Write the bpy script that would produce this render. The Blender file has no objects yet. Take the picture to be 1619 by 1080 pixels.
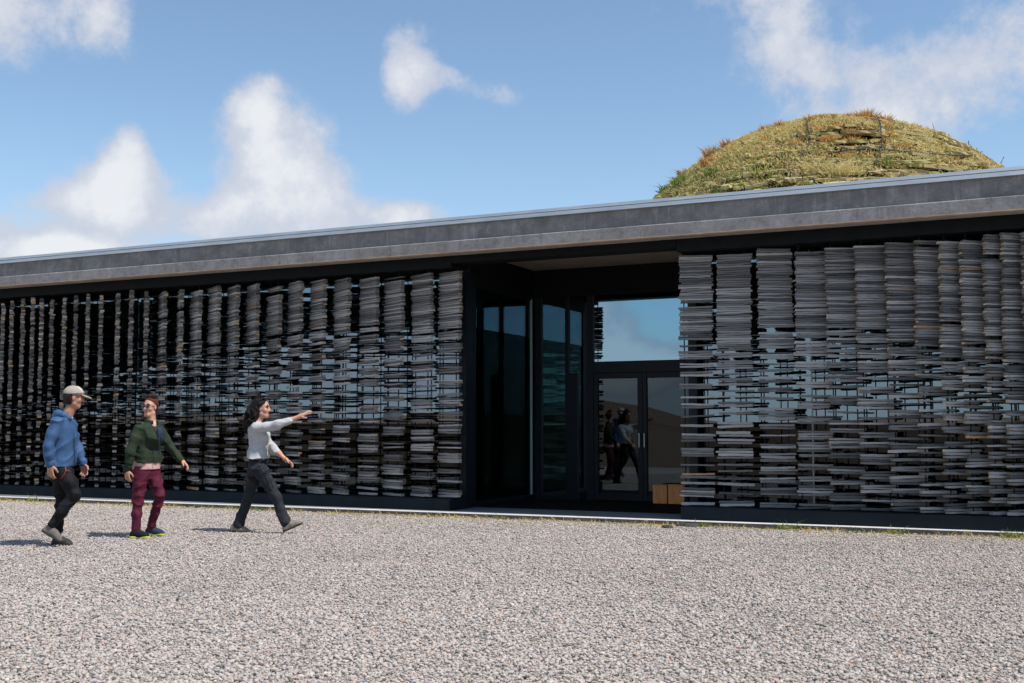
import bpy, bmesh, math, random
import numpy as np
from mathutils import Vector, Matrix, noise

# ------------------------------------------------------------------ camera, sky, sun, exposure
SC = bpy.context.scene
COL = SC.collection
YAW = math.radians(25.7476)
PITCH = math.radians(4.2258)
CAM = np.array([0.0, 0.0, 1.37])
cam_d = bpy.data.cameras.new('camera')
cam_d.lens = 40.02
cam_d.sensor_width = 36.0
cam_d.clip_start = 0.1
cam_d.clip_end = 6000
cam_d.dof.use_dof = True
cam_d.dof.focus_distance = 14.5
cam_d.dof.aperture_fstop = 7.0
cam = bpy.data.objects.new('camera', cam_d)
cam.location = CAM
cam.rotation_euler = (math.pi / 2 + PITCH, 0, YAW)
COL.objects.link(cam)
SC.camera = cam

SUN_EL, SUN_AZ = math.radians(59), math.radians(95)      # azimuth measured from +Y towards +X
sun_dir = Vector((math.sin(SUN_AZ) * math.cos(SUN_EL), math.cos(SUN_AZ) * math.cos(SUN_EL), math.sin(SUN_EL)))
sd = bpy.data.lights.new('sun', 'SUN')
sd.energy = 5.0
sd.angle = math.radians(0.53)
sd.color = (1.0, 0.95, 0.88)
so = bpy.data.objects.new('sun', sd)
so.rotation_euler = sun_dir.to_track_quat('Z', 'Y').to_euler()
so.location = (20, -10, 40)
COL.objects.link(so)

SC.view_settings.view_transform = 'Standard'
SC.view_settings.look = 'None'
SC.view_settings.gamma = 1
SC.view_settings.exposure = 0.06
SC.view_settings.use_curve_mapping = False
SC.cycles.max_bounces = 9
SC.cycles.transparent_max_bounces = 12
SC.cycles.caustics_reflective = False
SC.cycles.caustics_refractive = False


class NT:
    """small helper to write node trees"""
    def __init__(s, nt):
        s.nt = nt

    def n(s, kind, **kw):
        nd = s.nt.nodes.new(kind)
        for k, v in kw.items():
            if k.startswith('i_'):
                key = k[2:]
                key = int(key) if key.isdigit() else key.replace('_', ' ')
                s.put(nd.inputs[key], v)
            else:
                setattr(nd, k, v)
        return nd

    def put(s, sock, v):
        if hasattr(v, 'is_output'):
            s.nt.links.new(v, sock)
        else:
            sock.default_value = v

    def m(s, op, a, b=0.0, c=None, clamp=False):
        nd = s.nt.nodes.new('ShaderNodeMath')
        nd.operation = op
        nd.use_clamp = clamp
        s.put(nd.inputs[0], a)
        s.put(nd.inputs[1], b)
        if c is not None:
            s.put(nd.inputs[2], c)
        return nd.outputs[0]

    def mix(s, f, a, b, mode='MIX'):
        nd = s.nt.nodes.new('ShaderNodeMix')
        nd.data_type = 'RGBA'
        nd.blend_type = mode
        s.put(nd.inputs[0], f)
        s.put(nd.inputs[6], a)
        s.put(nd.inputs[7], b)
        return nd.outputs[2]

    def ramp(s, f, stops):
        nd = s.nt.nodes.new('ShaderNodeValToRGB')
        el = nd.color_ramp.elements
        while len(el) < len(stops):
            el.new(0.5)
        for e, (p, c) in zip(el, stops):
            e.position = p
            e.color = c if len(c) == 4 else (*c, 1)
        s.put(nd.inputs[0], f)
        return nd.outputs[0]

    def noise(s, vec, scale, detail=4, rough=0.55, dist=0.0):
        nd = s.n('ShaderNodeTexNoise')
        s.put(nd.inputs['Vector'], vec)
        nd.inputs['Scale'].default_value = scale
        nd.inputs['Detail'].default_value = detail
        nd.inputs['Roughness'].default_value = rough
        nd.inputs['Distortion'].default_value = dist
        return nd.outputs[0]

    def maprange(s, v, a, b, c=0.0, d=1.0, smooth=False):
        nd = s.n('ShaderNodeMapRange')
        nd.interpolation_type = 'SMOOTHSTEP' if smooth else 'LINEAR'
        s.put(nd.inputs[0], v)
        for i, x in enumerate((a, b, c, d)):
            nd.inputs[i + 1].default_value = x
        return nd.outputs[0]

    def scale3(s, vec, sc):
        nd = s.n('ShaderNodeVectorMath', operation='MULTIPLY')
        s.put(nd.inputs[0], vec)
        nd.inputs[1].default_value = sc
        return nd.outputs[0]


# world: physical sky with cumulus laid out by compass direction
W = bpy.data.worlds.new('World')
SC.world = W
W.use_nodes = True
W.node_tree.nodes.clear()
t = NT(W.node_tree)
sky = t.n('ShaderNodeTexSky', sky_type='NISHITA')
sky.sun_disc = False
sky.sun_elevation = SUN_EL
sky.sun_rotation = SUN_AZ
sky.altitude = 700
sky.air_density = 1.0
sky.dust_density = 0.35
sky.ozone_density = 1.3
tc = t.n('ShaderNodeTexCoord').outputs['Generated']
sep = t.n('ShaderNodeSeparateXYZ')
t.put(sep.inputs[0], tc)
dx, dy, dz = sep.outputs
az = t.m('MULTIPLY', t.m('ARCTAN2', dx, dy), 180 / math.pi)
el = t.m('MULTIPLY', t.m('ARCSINE', dz), 180 / math.pi)
# wobble of the directions gives the clouds their ragged edge
w1 = t.noise(tc, 9.0, 9, 0.64)
w2 = t.noise(tc, 30.0, 7, 0.66)
sepw = t.n('ShaderNodeSeparateXYZ')
wn = t.n('ShaderNodeTexNoise')
t.put(wn.inputs['Vector'], tc)
wn.inputs['Scale'].default_value = 7.0
wn.inputs['Detail'].default_value = 5
t.nt.links.new(wn.outputs['Color'], sepw.inputs[0])
az_w = t.m('ADD', az, t.m('MULTIPLY', t.m('SUBTRACT', sepw.outputs[0], 0.5), 4.5))
el_w = t.m('ADD', el, t.m('MULTIPLY', t.m('SUBTRACT', sepw.outputs[1], 0.5), 3.4))
# (azimuth, elevation, half width, half height, density)   azimuth from +Y towards +X, degrees
CLOUDS = [
    (-38.4, 14.0, 2.1, 2.5, 1.1), (-36.6, 12.6, 2.2, 2.2, .95), (-44.6, 12.1, 2.0, 1.7, .9), (-45.8, 11.0, 2.2, 1.4, .6), (-41.5, 10.1, 6.5, 1.5, .66), (-36.8, 10.4, 3.5, 1.3, .55), (-38.0, 15.4, 1.2, 1.1, .55), (-6.0, 17.0, 9.0, 3.2, .30),
    (-44.4, 13.4, 1.0, 1.2, .5),
    (-52.0, 9.4, 4.6, 2.0, .8), (-47.3, 8.2, 3.0, 0.75, 1.5),
    (-30.6, 17.4, 1.5, 1.8, .95), (-28.4, 17.0, 1.7, .7, .6), (-25.9, 16.8, 1.2, .8, .5), (-31.0, 10.3, 2.4, .9, .8),
    (-50.5, 18.6, 3.6, 3.0, .62), (-45.8, 19.0, 2.2, 2.0, .5),
    (-12.6, 18.8, 2.2, 2.8, .50), (-8.0, 16.6, 6.0, 1.7, .40), (-1.0, 17.0, 5.0, 3.0, .30), (-9.5, 14.2, 3.4, 1.0, .66),
    (-14.5, 21.5, 5.0, 2.0, .5), (2.5, 20.5, 5.0, 2.5, .45), (-4.0, 13.0, 5.0, 2.0, .36),
    # sky behind the photographer; its low clouds are seen in the glass
    (-157.0, 5.6, 2.5, 2.6, 1.6), (-160.2, 2.9, 4.0, 1.2, 1.4), (-148.0, 3.2, 6.0, 2.2, .9), (-165.5, 3.4, 1.8, 1.2, .8), (-136.0, 3.0, 7.0, 2.8, .8),
    (-176.0, 4.0, 5.0, 3.0, .7), (175.0, 3.0, 6.0, 3.0, .6), (-125.0, 5.0, 6.0, 3.5, .7), (-150.0, 10.5, 7.0, 2.0, .6),
    (-108.0, 22.0, 14.0, 8.0, 1.1), (-138.0, 27.0, 16.0, 9.0, 1.1), (-166.0, 21.0, 11.0, 7.0, 1.0), (-122.0, 43.0, 18.0, 9.0, 1.0), (-158.0, 45.0, 16.0, 9.0, .95), (168.0, 34.0, 12.0, 9.0, .9), (-84.0, 31.0, 10.0, 7.0, .9),  # high unseen clouds, added to whiten the fill light on the facade
    (160.0, 8.0, 9.0, 4.0, .7), (120.0, 12.0, 10.0, 5.0, .6), (70.0, 10.0, 12.0, 4.0, .6), (30.0, 9.0, 9.0, 3.5, .7),
    (-100.0, 9.0, 9.0, 4.0, .7), (-75.0, 11.0, 6.0, 4.0, .7),
]
tot = None
for (ca, ce, ha, he, dn) in CLOUDS:
    da = t.m('DIVIDE', t.m('SUBTRACT', az_w, ca), ha)
    de = t.m('DIVIDE', t.m('SUBTRACT', el_w, ce), he)
    r2 = t.m('ADD', t.m('MULTIPLY', da, da), t.m('MULTIPLY', de, de))
    g = t.m('MULTIPLY', t.m('EXPONENT', t.m('MULTIPLY', r2, -1.0)), dn)
    tot = g if tot is None else t.m('ADD', tot, g)
fine = t.m('ADD', t.m('MULTIPLY', t.m('SUBTRACT', w1, 0.5), 1.5), t.m('MULTIPLY', t.m('SUBTRACT', w2, 0.5), 0.9))
dens = t.m('ADD', tot, t.m('MULTIPLY', fine, t.m('MINIMUM', t.m('MULTIPLY', tot, 2.2), 1.0)))
mask = t.maprange(dens, 0.24, 0.74, 0.0, 1.0, True)
mask = t.m('MULTIPLY', mask, 0.93)
# thick parts white, thin bases lavender grey
lit = t.maprange(t.m('ADD', dens, t.m('MULTIPLY', t.m('SUBTRACT', w1, 0.5), 1.3)), 0.52, 1.35, 0.0, 1.0, True)
ccol = t.mix(lit, (3.85, 4.1, 4.75, 1), (5.5, 5.6, 5.75, 1))
# a little pale veil towards the horizon
veil = t.m('MULTIPLY', t.maprange(el, 0.0, 17.0, 0.40, 0.0, True), t.maprange(dy, -.6, .4, .55, 1.0, True))
skyc = t.mix(veil, t.mix(1.0, sky.outputs[0], (1.03, 1.075, 1.045, 1), 'MULTIPLY'), (2.5, 3.5, 4.7, 1))
skyc = t.mix(t.maprange(el, 0.0, 6.5, 0.7, 0.0, True), skyc, (2.75, 3.55, 4.6, 1))      # pale blue air at the horizon
wc = t.mix(mask, skyc, ccol)
bg = t.n('ShaderNodeBackground')
t.put(bg.inputs[0], wc)
bg.inputs[1].default_value = 0.15
out = t.n('ShaderNodeOutputWorld')
t.nt.links.new(bg.outputs[0], out.inputs[0])

# ------------------------------------------------------------------ projection helper (to read sizes off the photograph)
cf = np.array([-math.sin(YAW), math.cos(YAW), 0.0])
cr = np.array([math.cos(YAW), math.sin(YAW), 0.0])
upv = np.array([0, 0, 1.0])
fw = cf * math.cos(PITCH) + upv * math.sin(PITCH)
uu = -cf * math.sin(PITCH) + upv * math.cos(PITCH)


def ray(px, py):
    r = fw + cr * (px - 809.5) / 1800.0 + uu * (540.0 - py) / 1800.0
    return r


def on_y(px, py, Y):
    r = ray(px, py)
    return CAM + r * (Y / r[1])


def at_depth(px, py, d):
    r = ray(px, py)
    return CAM + r * (d / (r @ cf))


# ------------------------------------------------------------------ materials
MATS = {}


def mat(name, col=(.5, .5, .5), rough=0.7, metal=0.0, spec=0.4):
    m = bpy.data.materials.new(name)
    m.use_nodes = True
    b = m.node_tree.nodes['Principled BSDF']
    b.inputs['Base Color'].default_value = (*col, 1)
    b.inputs['Roughness'].default_value = rough
    b.inputs['Metallic'].default_value = metal
    b.inputs['Specular IOR Level'].default_value = spec
    MATS[name] = m
    return m, NT(m.node_tree), b


def bump(t, b, h, strength, dist):
    nd = t.n('ShaderNodeBump')
    nd.inputs['Strength'].default_value = strength
    nd.inputs['Distance'].default_value = dist
    t.put(nd.inputs['Height'], h)
    t.nt.links.new(nd.outputs[0], b.inputs['Normal'])


def obco(t):
    return t.n('ShaderNodeTexCoord').outputs['Object']


def mottled(name, c1, c2, scale, rough=.8, bstr=.3, bdist=.01, stretch=(1, 1, 1), metal=0., spec=.3, detail=6):
    m, t, b = mat(name, c1, rough, metal, spec)
    v = t.scale3(obco(t), stretch)
    f = t.noise(v, scale, detail, .6)
    t.put(b.inputs['Base Color'], t.ramp(f, [(.3, c1), (.7, c2)]))
    if bstr:
        bump(t, b, f, bstr, bdist)
    return m


# weathered slat timber: colour differs from slat to slat, grain runs along the slat
def slat_mat(name, dark, light, warm, warm_from, knee=.55):
    m, t, b = mat(name, dark, .85, 0, .25)
    oi = t.n('ShaderNodeObjectInfo')
    rnd = oi.outputs['Random']
    v = t.n('ShaderNodeVectorMath', operation='ADD')
    t.put(v.inputs[0], t.scale3(obco(t), (2.2, 16.0, 42.0)))
    cmb = t.n('ShaderNodeCombineXYZ')
    for i in range(3):
        t.put(cmb.inputs[i], t.m('MULTIPLY', rnd, 37.0 + 11 * i))
    t.put(v.inputs[1], cmb.outputs[0])
    g = t.noise(v.outputs[0], 1.6, 5, .65, .4)
    blot = t.noise(v.outputs[0], .35, 2, .5)
    base = t.ramp(rnd, [(0.0, dark), (knee, tuple(a * .62 + c * .38 for a, c in zip(dark, light))), (1.0, light)])
    r2 = t.m('FRACT', t.m('MULTIPLY', rnd, 91.7))
    base = t.mix(t.m('GREATER_THAN', r2, warm_from), base, (*warm, 1))
    g2 = t.m('ADD', t.m('MULTIPLY', g, 0.75), t.m('MULTIPLY', blot, .25))
    c = t.mix(t.maprange(g2, .32, .68), t.mix(.42, base, (.012, .012, .012, 1)), t.mix(.12, base, (.5, .5, .49, 1)))
    t.put(b.inputs['Base Color'], c)
    bump(t, b, g, .7, .006)
    return m


M_SLAT = slat_mat('weathered_timber', (.085, .084, .085), (.60, .58, .565), (.60, .33, .16), .992, .55)
M_END = slat_mat('sun_flecked_end_grain', (.06, .055, .05), (.92, .80, .66), (.80, .48, .24), .95, .82)  # pale end grain; the brightest ends stand in for sunlit tips


def concrete_mat(name, c1, c2, streak):
    m, t, b = mat(name, c1, .85, 0, .3)
    o = obco(t)
    n1 = t.noise(o, 2.2, 6, .62)
    n2 = t.noise(t.scale3(o, (11, 11, .7)), 1.0, 6, .68)       # water runs
    n3 = t.noise(o, 38, 4, .6)
    c = t.ramp(n1, [(.28, c1), (.72, c2)])
    pale = t.maprange(n2, .55, .78, 0, streak)
    c = t.mix(pale, c, (.48, .47, .46, 1))
    c = t.mix(t.maprange(n2, .42, .26, 0, streak * .9), c, (.05, .05, .055, 1))
    n4 = t.noise(o, 6.5, 7, .7)
    c = t.mix(t.maprange(n4, .50, .72, 0, .55), c, (.10, .096, .092, 1))
    c = t.mix(t.maprange(n4, .46, .28, 0, .45), c, (.50, .485, .465, 1))
    c = t.mix(t.maprange(n3, .4, .7, 0, .35), c, (.12, .115, .11, 1))
    t.put(b.inputs['Base Color'], c)
    bump(t, b, n3, .25, .006)
    return m


M_CONC_UP = concrete_mat('concrete_board_upper', (.17, .167, .165), (.30, .292, .285), .85)
M_CONC_LO = concrete_mat('concrete_edge_lower', (.27, .255, .245), (.43, .41, .395), .6)
M_BOUNCE = mottled('bounce_tinted_edge', (.24, .16, .11), (.36, .26, .19), 5, .8, .1, .002)  # warm tint stands in for light bounced up from the gravel
M_SOFFIT = mottled('concrete_soffit', (.30, .27, .235), (.42, .375, .32), 3, .9, .15)
M_FLASH = mottled('zinc_flashing', (.28, .32, .36), (.37, .42, .47), 3, .5, .05, .003, (1, 1, 6), .35, .5)
M_STEEL = mottled('black_steel', (.006, .0075, .009), (.010, .0125, .015), 4, .7, .05, .002, spec=.15)
M_PLINTH = mottled('blue_black_plinth', (.007, .012, .017), (.012, .018, .025), 3, .7, .1, .002, spec=.2)
M_FRAME = mottled('door_frame_steel', (.006, .009, .014), (.010, .014, .020), 5, .5, .03, .002, spec=.25)
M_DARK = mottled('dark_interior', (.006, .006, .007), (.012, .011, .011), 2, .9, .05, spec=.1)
M_SLAB = mottled('slab_concrete', (.12, .13, .145), (.18, .19, .20), 3, .85, .2, .004)
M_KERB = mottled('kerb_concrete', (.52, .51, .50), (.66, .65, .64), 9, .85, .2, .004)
M_ROOF = mottled('roof_gravel', (.25, .24, .22), (.36, .34, .31), 14, .9, .4)
M_CRATE = mottled('orange_wood', (.66, .24, .07), (.82, .38, .14), 3, .5, .2, .003, (8, 8, 1.2))
M_JOINT, _t, _b = mat('glass_edge', (.40, .50, .49), .25, 0, .8)
M_REDSPOT, _t, _b = mat('red_panel', (.55, .02, .03), .5)


def glass_mat(name, tint, refl, gloss=(.74, .86, 1.0)):
    m = bpy.data.materials.new(name)
    m.use_nodes = True
    nt = m.node_tree
    nt.nodes.clear()
    t = NT(nt)
    tr = t.n('ShaderNodeBsdfTransparent')
    tr.inputs[0].default_value = (*tint, 1)
    gl = t.n('ShaderNodeBsdfGlossy')
    gl.inputs['Color'].default_value = (*gloss, 1)
    gl.inputs['Roughness'].default_value = 0.0
    fr = t.n('ShaderNodeFresnel')
    bf = t.n('ShaderNodeNewGeometry').outputs['Backfacing']
    t.put(fr.inputs['IOR'], t.m('ADD', t.m('MULTIPLY', bf, 1 / refl - refl), refl))
    mx = t.n('ShaderNodeMixShader')
    nt.links.new(fr.outputs[0], mx.inputs[0])
    nt.links.new(tr.outputs[0], mx.inputs[1])
    nt.links.new(gl.outputs[0], mx.inputs[2])
    o = t.n('ShaderNodeOutputMaterial')
    nt.links.new(mx.outputs[0], o.inputs[0])
    MATS[name] = m
    return m


M_GLASS = glass_mat('coated_glass', (.38, .48, .48), 3.1)
M_GLASS_L = glass_mat('weak_mirror_glass', (.26, .31, .31), 1.62)  # mirror kept weak so the sunlit gravel reflects dimly
M_GLASS_T = glass_mat('mirror_coated_glass', (.3, .4, .4), 5.2, (.52, .80, 1.0))
M_GLASS_L2 = glass_mat('door_glass', (.4, .5, .5), 1.68)
M_GLASS_U = glass_mat('sky_tinted_glass', (.5, .8, .85), 1.75, (.6, .85, 1.0))  # blue tint stands in for the reflected sky
M_GLASS_D = glass_mat('clear_return_glass', (.62, .95, .90), 1.07)

# gravel stones: each stone its own colour
M_STONE, t, b = mat('gravel_stone', (.4, .4, .4), .85, 0, .25)
rnd = t.n('ShaderNodeObjectInfo').outputs['Random']
c = t.ramp(rnd, [(0.0, (.045, .045, .047)), (.06, (.15, .145, .14)), (.15, (.33, .31, .29)), (.36, (.425, .37, .335)), (.58, (.495, .43, .39)),
                 (.74, (.40, .37, .34)), (.86, (.56, .505, .465)), (.92, (.50, .40, .31)), (.965, (.46, .28, .22)), (1.0, (.64, .60, .56))])
nz = t.noise(obco(t), 40, 3, .6)
loc = t.n('ShaderNodeObjectInfo').outputs['Location']
pat = t.noise(loc, .55, 4, .6)
fin = t.noise(loc, 3.2, 3, .6)
c = t.mix(t.maprange(t.m('ADD', t.m('MULTIPLY', pat, .6), t.m('MULTIPLY', fin, .15)), .34, .56, 0, .30), c, (.50, .43, .385, 1))     # dusty patches
c = t.mix(t.maprange(pat, .50, .30, 0, .22), c, (.20, .19, .185, 1))
t.put(b.inputs['Base Color'], t.mix(t.maprange(nz, .35, .7, 0, .25), c, (.25, .235, .215, 1)))
M_GROUND, t, b = mat('gravel_bed', (.3, .28, .27), .95, 0, .2)
o = obco(t)
vo = t.n('ShaderNodeTexVoronoi')
t.put(vo.inputs['Vector'], o)
vo.inputs['Scale'].default_value = 26
n1 = t.noise(o, .6, 4)
c = t.ramp(t.n('ShaderNodeSeparateColor', i_0=vo.outputs['Color']).outputs[0], [(0, (.18, .165, .15)), (.3, (.32, .285, .26)), (.7, (.42, .365, .33)), (1, (.5, .45, .41))])
c = t.mix(t.maprange(n1, .35, .7, 0, .3), c, (.30, .25, .19, 1))
t.put(b.inputs['Base Color'], c)
bump(t, b, vo.outputs['Distance'], .8, .02)
M_HILL = mottled('dry_hill_grass', (.115, .070, .042), (.20, .13, .08), .05, .95, .6, 1.2)
M_SOIL = mottled('dark_soil', (.020, .017, .012), (.05, .04, .026), 6, .95, .6, .03)
M_SODS = []
for i, (a, c2) in enumerate([((.44, .36, .17), (.64, .54, .28)), ((.38, .32, .14), (.56, .48, .23)), ((.44, .33, .18), (.62, .48, .28)), ((.34, .30, .12), (.50, .45, .19))]):
    M_SODS.append(mottled('dry_sod_' + 'abcd'[i], a, c2, 14, .95, .9, .03))
def blade_mat(name, a, c2):
    m = mottled(name, a, c2, 5, .8, 0)
    nt = m.node_tree
    b = nt.nodes['Principled BSDF']
    src = b.inputs['Base Color'].links[0].from_socket
    tl = nt.nodes.new('ShaderNodeBsdfTranslucent')
    nt.links.new(src, tl.inputs[0])
    mx = nt.nodes.new('ShaderNodeMixShader')
    mx.inputs[0].default_value = .38
    nt.links.new(b.outputs[0], mx.inputs[1])
    nt.links.new(tl.outputs[0], mx.inputs[2])
    nt.links.new(mx.outputs[0], nt.nodes['Material Output'].inputs[0])
    return m


M_BLADES = {k: blade_mat('blade_' + k, a, c2) for k, a, c2 in [
    ('straw', (.60, .50, .22), (.80, .69, .36)), ('olive', (.42, .40, .12), (.60, .56, .20)), ('green', (.10, .17, .035), (.18, .27, .065)), ('orange', (.52, .26, .06), (.70, .40, .12)),
    ('rust', (.28, .13, .05), (.40, .20, .08))]}
M_HOSE, _t, _b = mat('green_black_hose', (.012, .028, .025), .5)
M_STAKE, _t, _b = mat('dark_stake', (.02, .022, .025), .7)


def cloth(name, col, var=.25, scale=18, rough=.85, weave=240, sheen=.0):
    m, t, b = mat(name, col, rough, 0, .2)
    o = obco(t)
    n1 = t.noise(o, scale, 4, .6)
    n2 = t.noise(o, weave, 2, .5)
    f = t.m('ADD', t.m('MULTIPLY', n1, .7), t.m('MULTIPLY', n2, .3))
    lo = tuple(x * (1 - var) for x in col)
    hi = tuple(min(1, x * (1 + var)) for x in col)
    t.put(b.inputs['Base Color'], t.ramp(f, [(.3, lo), (.7, hi)]))
    b.inputs['Sheen Weight'].default_value = sheen
    bump(t, b, n1, .5, .012)
    return m


M_SKIN, t, b = mat('skin', (.52, .27, .185), .5, 0, .35)
b.inputs['Subsurface Weight'].default_value = .12
b.inputs['Subsurface Radius'].default_value = (.02, .008, .004)
t.put(b.inputs['Base Color'], t.ramp(t.noise(obco(t), 25, 3), [(.3, (.46, .225, .15)), (.7, (.57, .31, .215))]))
M_SKIN2, t, b = mat('sunburnt_skin', (.46, .22, .15), .5, 0, .35)
b.inputs['Subsurface Weight'].default_value = .1
b.inputs['Subsurface Radius'].default_value = (.02, .008, .004)
t.put(b.inputs['Base Color'], t.ramp(t.noise(obco(t), 25, 3), [(.3, (.37, .17, .11)), (.7, (.48, .245, .165))]))
M_JACKET = cloth('blue_shell', (.042, .092, .195), .28, 10, .6)
M_GREEN = cloth('dark_green_fleece', (.022, .034, .019), .3, 14)
M_GREYTOP = cloth('pale_grey_knit', (.44, .44, .45), .12, 14)
M_BLACKP = cloth('black_trousers', (.008, .0085, .010), .3, 14, .75)
M_CHAR = cloth('charcoal_trousers', (.022, .025, .030), .25, 14, .8)
M_MAROON = cloth('maroon_trousers', (.085, .010, .026), .25, 14, .75)
M_PINK = cloth('pale_pink_shirt', (.62, .36, .34), .12, 14)
M_NAVY = cloth('navy_patch', (.025, .034, .065), .2, 14)
M_CAPF = cloth('beige_cap', (.52, .44, .35), .08, 14)
M_CAPM = cloth('grey_mesh_cap', (.36, .31, .265), .25, 90)
M_BOOT = cloth('grey_boot', (.15, .13, .115), .25, 22)
M_BOOTSH = cloth('shaded_boot', (.05, .047, .045), .25, 22)  # far boot of the pair, its shade put into the colour
M_SHOE = cloth('beige_hiking_shoe', (.22, .195, .16), .2, 22)
M_RUN = cloth('navy_running_shoe', (.03, .04, .07), .3, 22)
M_RUNSH = cloth('shaded_running_shoe', (.012, .013, .015), .3, 22)  # same pair of shoes, right one darkened in colour for its shade
M_SOLE, _t, _b = mat('dark_rubber', (.03, .028, .027), .8)
M_SOLEY, _t, _b = mat('yellow_green_rubber', (.50, .60, .05), .6)
M_RED, _t, _b = mat('red_trim', (.52, .07, .05), .6)
M_LENS, _t, _b = mat('dark_lens', (.02, .03, .05), .08, 0, 1.0)
M_LIP, _t, _b = mat('lips', (.42, .11, .09), .5)
M_TEETH, _t, _b = mat('teeth', (.8, .77, .7), .35)
M_EYE, _t, _b = mat('eye_dark', (.02, .015, .012), .25, 0, .6)


def hair_mat(name, a, c2):
    m, t, b = mat(name, a, .6, 0, .15)
    n = t.noise(t.scale3(obco(t), (60, 60, 14)), 1.6, 5, .6, .8)
    t.put(b.inputs['Base Color'], t.ramp(n, [(.3, a), (.7, c2)]))
    bump(t, b, n, .8, .01)
    return m


M_HAIRB = hair_mat('black_brown_hair', (.004, .0035, .003), (.012, .009, .007))
M_HAIRR = hair_mat('red_brown_hair', (.035, .014, .009), (.10, .040, .024))
M_HAIRS = hair_mat('short_dark_hair', (.02, .013, .010), (.04, .028, .02))


# ------------------------------------------------------------------ object helpers
def link(name, me, mats, parent=None, kind=None):
    o = bpy.data.objects.new(name, me)
    if mats is not None:
        for m in (mats if isinstance(mats, (list, tuple)) else [mats]):
            me.materials.append(m)
    COL.objects.link(o)
    if parent is not None:
        o.parent = parent
    if kind:
        o['kind'] = kind
    return o


def tag(o, label, cat, group=None):
    o['label'] = label
    o['category'] = cat
    if 'kind' not in o:
        o['kind'] = 'thing'
    if group:
        o['group'] = group
    return o


def thing(name, label, cat, loc=(0, 0, 0), rz=0.0, group=None):
    o = bpy.data.objects.new(name, None)
    o.location = loc
    o.rotation_euler = (0, 0, rz)
    o.empty_display_size = .2
    COL.objects.link(o)
    return tag(o, label, cat, group)


def pydata(name, v, f, mats, parent=None, kind=None, smooth=False):
    me = bpy.data.meshes.new(name)
    me.from_pydata([tuple(map(float, x)) for x in v], [], f)
    if smooth:
        me.polygons.foreach_set('use_smooth', [True] * len(me.polygons))
    me.update()
    return link(name, me, mats, parent, kind)


def box_bm(bm, lo, hi, bev=0.0):
    r = bmesh.ops.create_cube(bm, size=1)
    vs = r['verts']
    for v in vs:
        v.co = Vector([lo[i] + (hi[i] - lo[i]) * (v.co[i] + .5) for i in range(3)])
    if bev:
        es = list({e for v in vs for e in v.link_edges})
        bmesh.ops.bevel(bm, geom=es, offset=bev, segments=2, affect='EDGES', profile=.6)


def box(name, lo, hi, m, parent=None, kind=None, bev=0.004):
    bm = bmesh.new()
    box_bm(bm, lo, hi, bev)
    me = bpy.data.meshes.new(name)
    bm.to_mesh(me)
    bm.free()
    return link(name, me, m, parent, kind)


def tube_bm(bm, pts, r, n=8):
    pts = [Vector(p) for p in pts]
    rings = []
    for i, p in enumerate(pts):
        d = (pts[min(i + 1, len(pts) - 1)] - pts[max(i - 1, 0)]).normalized()
        a = d.cross(Vector((0, 0, 1)) if abs(d.z) < .9 else Vector((1, 0, 0))).normalized()
        b2 = d.cross(a)
        rings.append([bm.verts.new(p + (a * math.cos(k * 2 * math.pi / n) + b2 * math.sin(k * 2 * math.pi / n)) * r) for k in range(n)])
    for i in range(len(rings) - 1):
        for k in range(n):
            bm.faces.new((rings[i][k], rings[i][(k + 1) % n], rings[i + 1][(k + 1) % n], rings[i + 1][k]))
    bm.faces.new(rings[0][::-1])
    bm.faces.new(rings[-1])


def tube(name, pts, r, m, parent=None, n=8):
    bm = bmesh.new()
    tube_bm(bm, pts, r, n)
    bmesh.ops.recalc_face_normals(bm, faces=bm.faces)
    me = bpy.data.meshes.new(name)
    bm.to_mesh(me)
    bm.free()
    me.polygons.foreach_set('use_smooth', [True] * len(me.polygons))
    return link(name, me, m, parent)


# ------------------------------------------------------------------ ground, hills
def kerb_y(x):
    return 15.10 + .027 * (x + 8)


M_SCRUB = mottled('dry_scrub', (.11, .068, .042), (.21, .14, .085), 1.3, .95, .5, .1)
pydata('ground', [(-2500, -2500, -.015), (2500, -2500, -.015), (2500, 2500, -.015), (-2500, 2500, -.015)], [(0, 1, 2, 3)], M_SCRUB, None, 'structure')
pydata('gravel_yard', [(-60, 1.2, -.008), (40, 1.2, -.008), (40, 16.5, -.008), (-60, 16.5, -.008)], [(0, 1, 2, 3)], M_GROUND, None, 'structure')

# hills all round the plain; the ridge behind the photographer shows in the glass
def hill_h(a):      # bearing in degrees from +Y towards +X -> elevation angle of the ridge
    a = (a + 360) % 360
    base = .30 + .16 * math.sin(math.radians(a * 3 + 40)) + .10 * math.sin(math.radians(a * 7)) + .03 * math.sin(math.radians(a * 23))
    ridge = float(np.interp(a, [186, 190, 192, 195, 197.5, 199, 201.4, 203.8, 207, 212.4, 222, 235, 250], [.35, .1, -.1, .15, .5, .95, 1.30, 1.05, .7, .25, .35, .3, 0]))
    return max(.12, base * .5 + ridge)


vs, fs = [], []
NA, RR = 720, [(120, 0.0), (190, .16), (270, .45), (360, .84), (430, 1.0), (520, .8), (640, .3)]
for i in range(NA):
    a = i * 360 / NA
    for k, (r, h) in enumerate(RR):
        rr = r * (1 + .05 * math.sin(i * .15 + k))
        top = math.tan(math.radians(hill_h(a))) * 430 + 1.4
        z = h * top + (noise.noise(Vector((i * .06, k * 1.7, 0))) * .9 if 0 < k else -.6)
        vs.append((rr * math.sin(math.radians(a)), 37.0 + rr * math.cos(math.radians(a)), z))
nk = len(RR)
for i in range(NA):
    j = (i + 1) % NA
    for k in range(nk - 1):
        fs.append((i * nk + k, j * nk + k, j * nk + k + 1, i * nk + k + 1))
pydata('hills', vs, fs, M_HILL, None, 'structure', True)

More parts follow.
